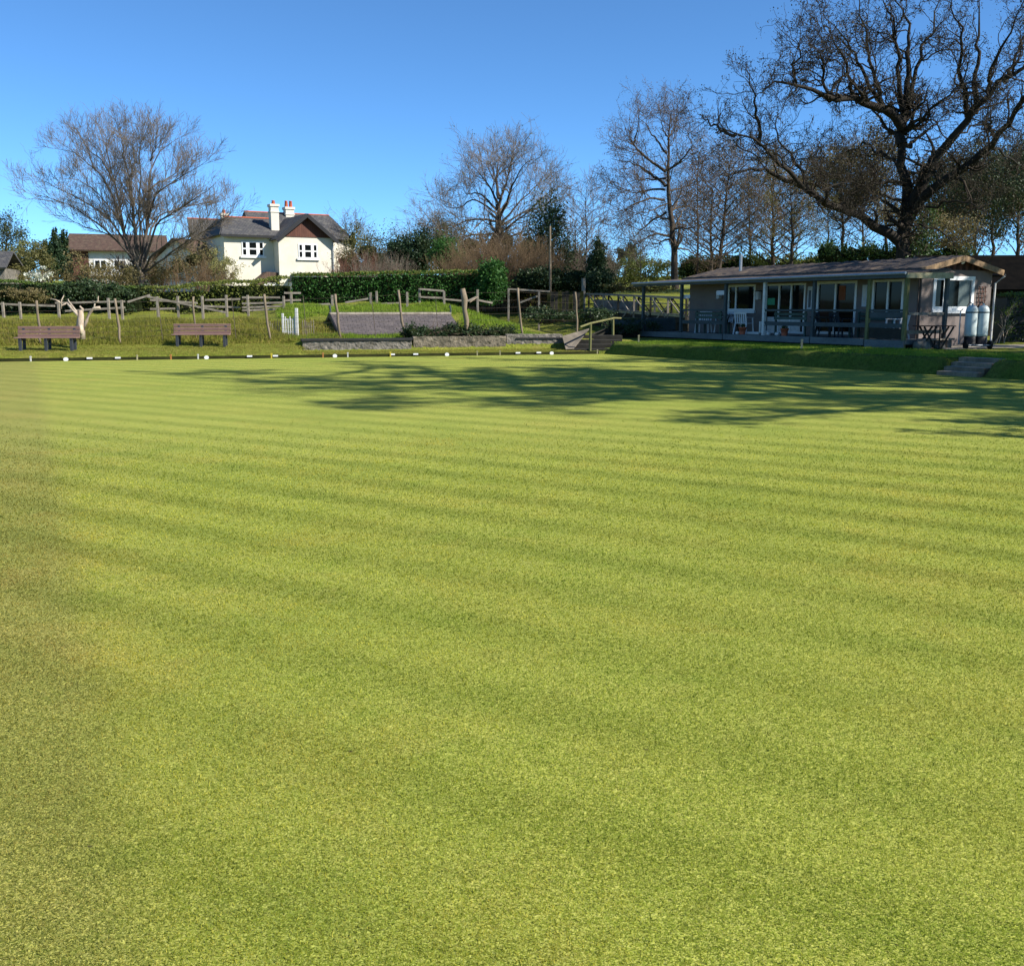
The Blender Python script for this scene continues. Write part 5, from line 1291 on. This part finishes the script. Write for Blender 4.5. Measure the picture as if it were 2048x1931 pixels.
# telegraph pole and a cut post
tp = W(1101, 583, 56); t = thing('telegraph_pole', (tp[0], 56, tp[2] - 1), 0, 'thin grey telegraph pole in front of the ivy smothered tree', 'pole')
MB().tube([(0, 0, 0), tuple(W(1100, 452, 56) - np.array([tp[0], 56, tp[2] - 1]))], [.075, .055], 10).build('pole', M['wood'], t)
tp = W(1167, 583, 54); o = MB().tube([(0, 0, 0), (.0, 0, 1.9)], .11, 9).build('cut_post', M['railw']); o.location = (tp[0], 54, 1.3); tag(o, 'thick pale post standing behind the footbridge', 'post')

# ================================================================== bare trees
def c7(x, y): return (x * .2616, 180 + y * .2616)
def L7(r0, r1, dz, *p): return (r0, r1, dz, [c7(*q) for q in p])
beech = [L7(.44, .30, 0, (1085, 1530), (1075, 1440), (1070, 1370), (1065, 1290)),
  L7(.20, .02, 2, (1070, 1400), (1000, 1250), (935, 1050), (890, 750), (850, 600), (790, 420), (700, 280), (650, 200)),
  L7(.22, .02, -1, (1070, 1400), (1030, 1000), (990, 700), (950, 450), (920, 250), (880, 100)),
  L7(.22, .02, 2, (1090, 1400), (1112, 1200), (1130, 850), (1150, 550), (1200, 400), (1300, 250), (1420, 150)),
  L7(.13, .015, -3, (1080, 1430), (1000, 1250), (850, 1100), (700, 980), (560, 850), (400, 780), (200, 700), (50, 660)),
  L7(.13, .015, 3, (1060, 1420), (950, 1150), (820, 930), (650, 830), (500, 730), (330, 640), (120, 510)),
  L7(.13, .015, 3, (930, 1030), (880, 850), (780, 620), (620, 450), (480, 310), (280, 250)),
  L7(.11, .015, -4, (1020, 1300), (920, 1000), (760, 780), (640, 640), (480, 560), (420, 520)),
  L7(.12, .015, -4, (1100, 1380), (1190, 1220), (1350, 1120), (1500, 1080), (1620, 950)),
  L7(.12, .015, -2, (1090, 1400), (1250, 1290), (1400, 1170), (1560, 1080), (1750, 950), (1920, 820)),
  L7(.13, .015, -3, (1110, 1300), (1200, 1000), (1350, 880), (1550, 750), (1750, 580)),
  L7(.12, .015, 4, (1120, 1250), (1180, 950), (1380, 850), (1600, 790), (1810, 740)),
  L7(.12, .015, -2, (1130, 1000), (1200, 750), (1400, 600), (1550, 480), (1690, 360)),
  L7(.10, .015, 3, (1150, 760), (1220, 660), (1350, 560), (1500, 350)),
  L7(.10, .015, 1, (990, 700), (1020, 500), (1010, 300), (1020, 90)),
  L7(.08, .012, -2, (950, 1200), (780, 1070), (600, 1010), (440, 900), (230, 850)),
  L7(.10, .012, 1, (870, 700), (760, 480), (640, 380), (560, 200), (510, 120)),
  L7(.09, .012, -3, (1150, 540), (1200, 350), (1210, 170)),
  L7(.08, .012, 2, (850, 600), (780, 300), (800, 120)),
  L7(.10, .012, -5, (1080, 1250), (1060, 900), (1080, 600), (1060, 350), (1080, 170))]
tree('bare_beech', 'wide spreading bare tree with ascending purple brown twigs on the left', beech, 62,
     [dict(per_m=3.5, length=2.2, ang=R(38), K=7, up=.22, wig=.12, t0=.2, taper=.5, S=4, rtip=.008, drop=.45),
      dict(per_m=4.2, length=1.3, ang=R(34), K=5, up=.12, wig=.14, t0=.1, taper=.6, rtip=.0065, drop=.3),
      dict(per_m=4.6, length=.62, ang=R(36), K=3, up=.1, wig=.14, t0=.15, taper=.7, rtip=.006, drop=.2)], M['beechbark'], M['palertwig'], M['bud'], 5000, .035, 101, shrink=.83, thin=.62)

def c2(x, y): return (800 + x * .3018, 180 + y * .3018)
def L2(r0, r1, dz, *p): return (r0, r1, dz, [c2(*q) for q in p])
ash = [L2(.42, .22, 0, (665, 1320), (660, 1100), (655, 900), (655, 700)),
  L2(.18, .02, 2, (655, 720), (640, 550), (650, 400), (700, 300)), L2(.16, .02, -2, (655, 760), (720, 560), (740, 420), (780, 310)),
  L2(.16, .02, -4, (660, 850), (740, 650), (820, 450), (920, 350)), L2(.14, .02, 3, (655, 760), (580, 600), (500, 480), (430, 390)),
  L2(.14, .02, -3, (650, 870), (540, 840), (410, 850), (280, 900), (130, 880)), L2(.12, .02, 2, (640, 820), (480, 700), (350, 780), (230, 720), (200, 640)),
  L2(.14, .02, 4, (650, 800), (520, 660), (420, 650), (370, 560)), L2(.14, .02, 2, (665, 900), (800, 720), (920, 600), (1000, 480)),
  L2(.13, .02, -3, (670, 940), (850, 800), (1000, 650), (1090, 560)), L2(.12, .015, 3, (665, 900), (850, 780), (1000, 730), (1130, 650)),
  L2(.12, .015, -4, (650, 950), (500, 950), (350, 960), (200, 950)), L2(.1, .015, 5, (660, 700), (600, 450), (550, 370)), L2(.1, .015, -5, (670, 1000), (820, 930), (950, 900), (1060, 820))]
tree('round_ash', 'round headed bare tree with a grey lilac crown in the middle distance', ash, 76,
     [dict(per_m=2.7, length=3.0, ang=R(42), K=7, up=.18, wig=.16, t0=.18, taper=.5, S=4, rtip=.010, drop=.4),
      dict(per_m=3.4, length=1.7, ang=R(42), K=5, up=.12, wig=.18, t0=.1, taper=.6, rtip=.008, drop=.3),
      dict(per_m=2.8, length=.8, ang=R(40), K=3, up=.1, wig=.16, t0=.15, taper=.7, rtip=.007, drop=.2)], M['bark'], M['palertwig'], M['ivy'], 900, .09, 102, shrink=.86, thin=.68)

def c6(x, y): return (1150 + x * .2264, 180 + y * .2264)
def L6(r0, r1, dz, *p): return (r0, r1, dz, [c6(*q) for q in p])
tall = [L6(.30, .05, 0, (890, 1760), (875, 1400), (842, 1100), (820, 850), (820, 650), (818, 450), (830, 250), (850, 90)),
  L6(.12, .015, 2, (800, 850), (700, 750), (600, 670), (500, 610), (400, 580), (270, 540)), L6(.12, .015, -2, (802, 720), (650, 600), (540, 500), (480, 400), (440, 320), (350, 350)),
  L6(.09, .015, 3, (790, 880), (650, 870), (520, 890), (400, 850), (240, 760)), L6(.09, .015, -3, (790, 970), (650, 935), (500, 1000), (350, 1060), (200, 1000)),
  L6(.09, .015, 2, (805, 1080), (640, 1170), (500, 1290), (350, 1310)), L6(.10, .015, -3, (830, 1290), (680, 1265), (560, 1340), (440, 1395)),
  L6(.09, .015, 3, (810, 560), (700, 400), (620, 250), (600, 130)), L6(.07, .015, -2, (820, 440), (760, 250), (780, 80)), L6(.07, .015, 2, (825, 420), (890, 260), (900, 70)),
  L6(.09, .015, -3, (830, 700), (950, 600), (1050, 450), (1000, 250)), L6(.08, .015, 4, (845, 1060), (1000, 1000), (1130, 1080)), L6(.09, .015, -2, (870, 1225), (1000, 1215), (1100, 1200)),
  L6(.08, .015, 2, (885, 1400), (1000, 1405), (1080, 1460), (1150, 1540)), L6(.08, .012, -2, (520, 470), (530, 340), (540, 150)), L6(.08, .012, 2, (825, 900), (930, 850), (1050, 780)), L6(.08, .012, 5, (800, 780), (600, 760), (420, 800)),
  L6(.06, .012, -5, (820, 1000), (700, 1050), (500, 1080), (330, 1200))]
tree('tall_oak', 'tall straight trunked bare oak left of the clubhouse roof', tall, 60,
     [dict(per_m=3.2, length=2.4, ang=R(48), K=7, up=.16, wig=.22, t0=.2, taper=.45, S=4, rtip=.009, drop=.4),
      dict(per_m=3.6, length=1.2, ang=R(48), K=5, up=.14, wig=.22, t0=.1, taper=.6, rtip=.007, drop=.3),
      dict(per_m=3.0, length=.55, ang=R(45), K=3, up=.1, wig=.2, t0=.2, taper=.7, rtip=.0065, drop=.2)], M['bark'], M['twig'], M['bud'], 16000, .05, 103, clump=4, shrink=.92)

def Lp(r0, r1, dz, *p): return (r0, r1, dz, list(p))
oak = [Lp(.46, .30, 0, (1812, 590), (1808, 491), (1811, 440), (1812, 404), (1805, 351), (1801, 316), (1804, 281)),
  Lp(.26, .16, 1, (1804, 290), (1804, 246), (1812, 205), (1816, 170)),
  Lp(.26, .04, -4, (1803, 488), (1764, 456), (1719, 432), (1680, 418), (1641, 400), (1610, 383), (1589, 351), (1561, 326), (1540, 305), (1518, 284), (1490, 277), (1466, 267), (1438, 253)),
  Lp(.10, .02, -3, (1518, 284), (1518, 260), (1510, 225), (1512, 197), (1501, 158), (1490, 128)), Lp(.12, .02, -5, (1600, 372), (1561, 351), (1525, 337), (1490, 340), (1438, 355), (1413, 360)),
  Lp(.09, .02, 2, (1470, 270), (1440, 262), (1410, 240), (1395, 225)), Lp(.09, .02, 3, (1620, 385), (1600, 330), (1570, 300), (1545, 240), (1560, 190)), Lp(.08, .02, -2, (1660, 408), (1640, 350), (1650, 300), (1620, 260)),
  Lp(.24, .05, -5, (1804, 255), (1785, 228), (1761, 211), (1736, 204), (1708, 191), (1690, 201), (1666, 202), (1645, 190), (1617, 179), (1592, 165), (1568, 161), (1530, 178)),
  Lp(.12, .02, -2, (1765, 214), (1746, 185), (1726, 140), (1701, 95), (1674, 61), (1643, 25)), Lp(.12, .02, 2, (1770, 218), (1758, 180), (1744, 131), (1735, 59), (1722, 14), (1710, -30)),
  Lp(.10, .02, -6, (1706, 192), (1700, 165), (1695, 135), (1663, 72), (1640, 40)), Lp(.09, .02, -6, (1660, 203), (1652, 158), (1643, 113), (1629, 92)), Lp(.08, .02, -4, (1592, 165), (1585, 130), (1600, 100), (1590, 75)),
  Lp(.16, .02, 1, (1812, 205), (1816, 146), (1819, 79), (1816, 45), (1800, 10), (1790, -40)), Lp(.14, .02, -2, (1806, 220), (1796, 158), (1794, 90), (1792, 45), (1771, 10), (1755, -40)),
  Lp(.13, .02, 3, (1815, 215), (1823, 192), (1837, 126), (1843, 90), (1861, 60), (1880, 15), (1890, -40)), Lp(.10, .02, -4, (1810, 255), (1837, 243), (1882, 203), (1911, 176), (1945, 150)),
  Lp(.11, .02, 4, (1804, 300), (1825, 284), (1848, 266), (1877, 250), (1908, 232)),
  Lp(.30, .10, -3, (1812, 420), (1832, 392), (1852, 365), (1876, 309), (1908, 267), (1940, 239), (1957, 218), (1964, 196), (1999, 172), (2038, 140), (2085, 110)),
  Lp(.14, .02, -3, (1938, 240), (1930, 200), (1924, 158), (1922, 108), (1927, 63), (1909, 18), (1900, -30)), Lp(.15, .02, 0, (1950, 228), (1947, 150), (1958, 113), (1958, 45), (1955, -30)),
  Lp(.12, .02, -4, (1975, 185), (1981, 165), (1984, 122), (2001, 95), (2028, 50), (2055, -10)), Lp(.10, .02, 3, (2010, 165), (2030, 110), (2060, 60), (2070, 0)),
  Lp(.26, .10, -7, (1816, 440), (1850, 392), (1898, 351), (1947, 319), (1982, 295), (1992, 267), (2017, 239), (2038, 207), (2055, 180), (2090, 140)),
  Lp(.10, .02, -8, (1990, 270), (1975, 250), (1990, 230)), Lp(.09, .02, 4, (1880, 304), (1900, 280), (1945, 250), (1990, 240)), Lp(.08, .02, 6, (1985, 295), (2020, 320), (2060, 340)),
  Lp(.10, .02, 6, (1806, 340), (1770, 310), (1730, 290), (1690, 300), (1660, 330)), Lp(.09, .02, -6, (1808, 370), (1770, 360), (1730, 370), (1690, 360), (1640, 380)),
  Lp(.08, .015, -6, (1808, 400), (1770, 395), (1740, 400), (1700, 430)), Lp(.08, .015, -6, (1815, 430), (1860, 410), (1920, 400), (1980, 420)), Lp(.08, .015, 5, (1812, 350), (1850, 340), (1900, 350), (1950, 360)), Lp(.07, .015, -5, (1810, 450), (1850, 450), (1890, 470), (1930, 500))]
def oakivy(root, b, P, rg):
    n = 2600; z = rg.random(n) ** 1.5
    C = np.stack([.30 * rg.normal(size=n) + .45 + .25 * z, .35 * rg.normal(size=n) - .2, z * 3.2 + 1.0], 1)
    V, F_ = quads(C, .11, rg); mesh_np('ivy', V, F_, M['ivy'], root)
tree('great_oak', 'huge dark gnarled oak towering over the clubhouse', oak, 50,
     [dict(per_m=1.9, length=2.5, ang=R(55), K=9, up=.17, wig=.32, t0=.12, taper=.5, S=4, rtip=.011, drop=.35),
      dict(per_m=3.5, length=1.2, ang=R(52), K=6, up=.12, wig=.34, t0=.1, taper=.6, rtip=.008, drop=.3),
      dict(per_m=3.6, length=.5, ang=R(50), K=4, up=.06, wig=.34, t0=.15, taper=.7, rtip=.008, drop=.2)], M['oakbark'], M['oaktwig'], M['oakbud'], 46000, .06, 104, extra=oakivy, rough=.07, clump=4, thin=1.0)

# woodland behind: generic limbs
def wood(name, label, px, yb, yt, d, seed, spread, r0, leaf=None, leafn=0, mats=('bark', 'twig'), first=.3, lean=0, up=.2, leafsize=.07, nl=11, clump=3, dens=1.):
    nl = int(nl * 1.4); r0 *= .85
    rg = np.random.default_rng(seed); sp = []
    h = yb - yt
    tr_ = [(px + lean * q + rg.normal() * 2 * q, yb - h * q) for q in np.linspace(0, 1, 7)]
    sp.append((r0, .02, 0, tr_))
    for k in range(nl):
        q = first + (1 - first) * (k + rg.random()) / nl * .92
        x0 = px + lean * q; y0 = yb - h * q; s = 1 if k % 2 else -1; w = spread * (1 - .65 * q) * (.6 + .6 * rg.random())
        pts = [(x0, y0), (x0 + s * w * .35, y0 - h * .05 - w * .1), (x0 + s * w * .7, y0 - h * .07 - w * .3), (x0 + s * w, y0 - h * .05 - w * .55)]
        sp.append((r0 * .42 * (1 - .6 * q), .015, rg.uniform(-1, 1) * w / 2030 * d, pts))
    return tree(name, label, sp, d, [dict(per_m=2.3 * dens, length=2.6, ang=R(46), K=6, up=up, wig=.22, t0=.15, taper=.45, rtip=.010, drop=.4),
        dict(per_m=3.0 * dens, length=1.2, ang=R(46), K=4, up=.1, wig=.22, t0=.1, taper=.6, rtip=.009, drop=.3)], M[mats[0]], M[mats[1]], M[leaf] if leaf else None, leafn, leafsize, seed, clump=clump)
wood('woodland_tree', 'slim bare tree with twin leaders left of the great oak low limb', 1424, 560, 330, 74, 201, 90, .20, lean=-3, nl=14, first=.12)
wood('woodland_tree', 'leaning bare tree close to its slim neighbour behind the roof flue', 1436, 560, 290, 72, 202, 110, .26, 'bud', 6000, lean=28, nl=17, first=.12)
wood('woodland_tree', 'ivy tinged tree with olive foliage on its trunk behind the clubhouse', 1545, 555, 330, 76, 203, 85, .26, 'olive', 16000, mats=('bark', 'tantwig'), nl=17, clump=8, first=.1)
wood('woodland_tree', 'second olive foliaged tree between the roof flue and the great oak', 1583, 555, 350, 74, 204, 80, .24, 'olive', 15000, mats=('bark', 'tantwig'), nl=17, clump=8, first=.1)
wood('woodland_tree', 'thin dark trunk nearest the left of the great oak', 1655, 560, 330, 78, 205, 80, .13, 'brownleaf', 2500, nl=10, first=.45)
wood('woodland_tree', 'dark double trunk half way along the clubhouse roof', 1684, 560, 310, 80, 206, 90, .26, 'brownleaf', 3500, nl=12, first=.4)
wood('woodland_tree', 'dark trunk just left of the great oak trunk', 1772, 560, 320, 78, 207, 85, .26, 'brownleaf', 4500, nl=12, first=.4)
wood('woodland_tree', 'spindly pale tree beside the holly', 1172, 575, 372, 66, 208, 55, .10, mats=('bark', 'palertwig'), nl=16, first=.2)
wood('woodland_tree', 'bushy twiggy tree right of the ivy smothered tree', 1152, 575, 440, 68, 209, 60, .13, mats=('bark', 'palertwig'), nl=16, first=.15)
wood('woodland_tree', 'thin young bare tree in front of the field hedge', 1281, 550, 478, 80, 210, 22, .06, 'springleaf', 500, mats=('bark', 'palertwig'), nl=10, first=.2)
wood('woodland_tree', 'twiggy tree rising behind the right end of the cream house', 700, 560, 445, 96, 211, 50, .15, mats=('bark', 'palertwig'), nl=14, first=.2)
wood('woodland_tree', 'small dark garden tree at the far left horizon', 12, 560, 452, 92, 212, 35, .2, 'pineleaf', 3500, nl=12, first=.35, clump=24, leafsize=.12)
wood('woodland_tree', 'scrubby bare tree between the dark evergreen and the round ash', 850, 560, 440, 92, 213, 60, .15, mats=('bark', 'palertwig'), nl=14, first=.2)
wood('woodland_tree', 'bare tree filling the gap between the tall oak and the great oak', 1395, 560, 300, 82, 214, 95, .16, 'brownleaf', 6000, nl=15, first=.12)
wood('woodland_tree', 'bare tree behind the sweeping low limb of the great oak', 1500, 560, 320, 84, 215, 95, .18, 'brownleaf', 11000, nl=15, first=.2)
wood('woodland_tree', 'dusky tree filling the background under the great oak crown', 1725, 560, 330, 86, 216, 95, .2, 'brownleaf', 11000, nl=15, first=.25, clump=6)
# brown olive crowns behind the oak, and pines at the right
B('woodland_tree', 'brown olive tree crown behind the trunk of the great oak', [blob(1700, 330, 78, 75, 42), blob(1640, 350, 78, 50, 35), blob(1765, 290, 76, 45, 50), blob(1740, 380, 78, 60, 40)], 11000, .13, M['brownleaf'], 71, 'tree', core=0, stems=80, spread=.24, shell=.25)
B('woodland_tree', 'olive tree crown right of the trunk of the great oak', [blob(1880, 350, 72, 60, 42), blob(1950, 370, 72, 65, 45), blob(2030, 340, 72, 50, 50), blob(1900, 420, 72, 60, 30)], 13000, .13, M['brownleaf'], 72, 'tree', core=0, stems=80, spread=.24, shell=.25)
B('woodland_tree', 'low olive foliage around the foot of the great oak', [blob(1850, 455, 60, 60, 36), blob(1920, 470, 60, 50, 30), blob(1780, 440, 60, 40, 32)], 8500, .10, M['brownleaf'], 73, 'tree', core=0, stems=44, spread=.25, shell=.3)
for i, (px, yt, d) in enumerate(((1905, 340, 70), (1950, 350, 66), (1986, 345, 72), (2036, 330, 64), (2085, 320, 66))):
    lab = ('first dark pine right of the great oak', 'second pine right of the great oak, behind the gable', 'third pine, above the dark roofed building', 'pine with a full dark crown at the right edge', 'outermost pine at the right edge')[i]
    wood('pine_tree', lab, px, 560, yt, d, 220 + i, 60, .24, 'pineleaf', 9000 if i > 1 else 5000, nl=14, first=.42, clump=26, leafsize=.11)

# shade trees standing beyond the right side of the green
def shade_tree(label, x, y, h, rad, seed, n):
    root = thing('shade_tree', (x, y, g1(x, y)), 0, label, 'tree')
    rg = np.random.default_rng(seed)
    zc = np.linspace(-.2, h, 9); tr = np.stack([np.sin(zc * .3) * .3, np.cos(zc * .25) * .3, zc], 1)[None]
    rr_ = np.linspace(.4, .05, 9)[None]
    k = 34; t = rg.uniform(.18, .95, k); z = h * t; a = rg.uniform(0, 6.28, k); ln = rad * np.sin(np.pi * np.clip(t * .72 + .14, 0, 1)) ** .7
    Kp = 9; P = np.zeros((k, Kp, 3)); s = np.linspace(0, 1, Kp)
    for j in range(k):
        P[j, :, 0] = np.cos(a[j]) * ln[j] * s; P[j, :, 1] = np.sin(a[j]) * ln[j] * s; P[j, :, 2] = z[j] + ln[j] * .35 * s ** 1.5
    P += rg.normal(size=P.shape) * .12 * s[None, :, None]
    r = .13 * (1 - .85 * s)[None].repeat(k, 0)
    q, qr = children(P, r, 2.0, 1.8, R(45), K=5, up=.1, wig=.25, rng=rg, rtip=.01)
    q2, qr2 = children(q, qr, 2.6, .8, R(45), K=4, up=.1, wig=.25, rng=rg, rtip=.008)
    V, F_ = join([tubes(tr, rr_, 9), tubes(P, r, 6)]); mesh_np('trunk', V, F_, M['oakbark'], root, True)
    V, F_ = join([tubes(q, qr, 3), tubes(q2, qr2, 3)]); mesh_np('crown', V, F_, M['oaktwig'], root)
    i = rg.integers(0, len(q2), n // 10); C = np.repeat(q2[i, -1], 10, 0) + rg.normal(size=(n // 10 * 10, 3)) * .17
    V, F_ = quads(C, .13, rg); mesh_np('leaves', V, F_, M['pineleaf'], root)
shade_tree('tall evergreen shading the near right part of the green, outside the picture', 18.6, 14.4, 17.0, 6.0, 301, 30000)
shade_tree('tall evergreen shading the middle of the green, outside the picture', 19.4, 17.0, 20.5, 6.0, 302, 30000)
shade_tree('open evergreen shading the far corner of the green, outside the picture', 22.8, 24.4, 18, 5.6, 303, 26000)
shade_tree('open evergreen shading the clubhouse verandah, outside the picture', 25.2, 31.8, 15, 5.4, 304, 15000)
shade_tree('tall evergreen shading the steps and the bank, outside the picture', 22.6, 20.8, 14, 5.0, 305, 22000)

# ================================================================== light, sky, camera
SUN_AZ = np.array([.93, -.37]); EL = R(38)
sd = np.array([SUN_AZ[0] * math.cos(EL), SUN_AZ[1] * math.cos(EL), math.sin(EL)]); sd /= np.linalg.norm(sd)
L = bpy.data.lights.new('sun', 'SUN'); L.energy = 5.0; L.angle = R(.53); L.color = (1, .955, .88)
lo = bpy.data.objects.new('sun', L); col.objects.link(lo)
from mathutils import Vector
lo.rotation_euler = Vector(tuple(sd)).to_track_quat('Z', 'Y').to_euler(); lo.location = (40, -20, 50)
w = bpy.data.worlds.new('World'); sc.world = w; w.use_nodes = True
nt = w.node_tree; bg = nt.nodes['Background']
sky = nt.nodes.new('ShaderNodeTexSky'); sky.sky_type = 'NISHITA'; sky.sun_disc = False
sky.sun_elevation = EL; sky.sun_rotation = math.atan2(sd[0], sd[1]); sky.altitude = 3000; sky.air_density = .8; sky.dust_density = 0; sky.ozone_density = 8
tint = nt.nodes.new('ShaderNodeMix'); tint.data_type = 'RGBA'; tint.blend_type = 'MULTIPLY'; tint.inputs[0].default_value = 1
nt.links.new(sky.outputs[0], tint.inputs[6]); tint.inputs[7].default_value = (.87, 1.09, 1.06, 1); nt.links.new(tint.outputs[2], bg.inputs[0]); bg.inputs[1].default_value = .12
cam = bpy.data.cameras.new('camera'); co = bpy.data.objects.new('camera', cam); col.objects.link(co)
cam.sensor_fit = 'HORIZONTAL'; cam.sensor_width = 36; cam.lens = FPX / 2048 * 36; cam.clip_end = 2000; cam.clip_start = .05
co.location = (0, 0, H); co.rotation_euler = (math.pi / 2 - PITCH, 0, 0)
sc.camera = co
sc.view_settings.view_transform = 'Standard'; sc.view_settings.look = 'None'; sc.view_settings.exposure = .77; sc.view_settings.gamma = 1
sc.cycles.use_denoising = True
sc.cycles.max_bounces = 6; sc.cycles.transparent_max_bounces = 4
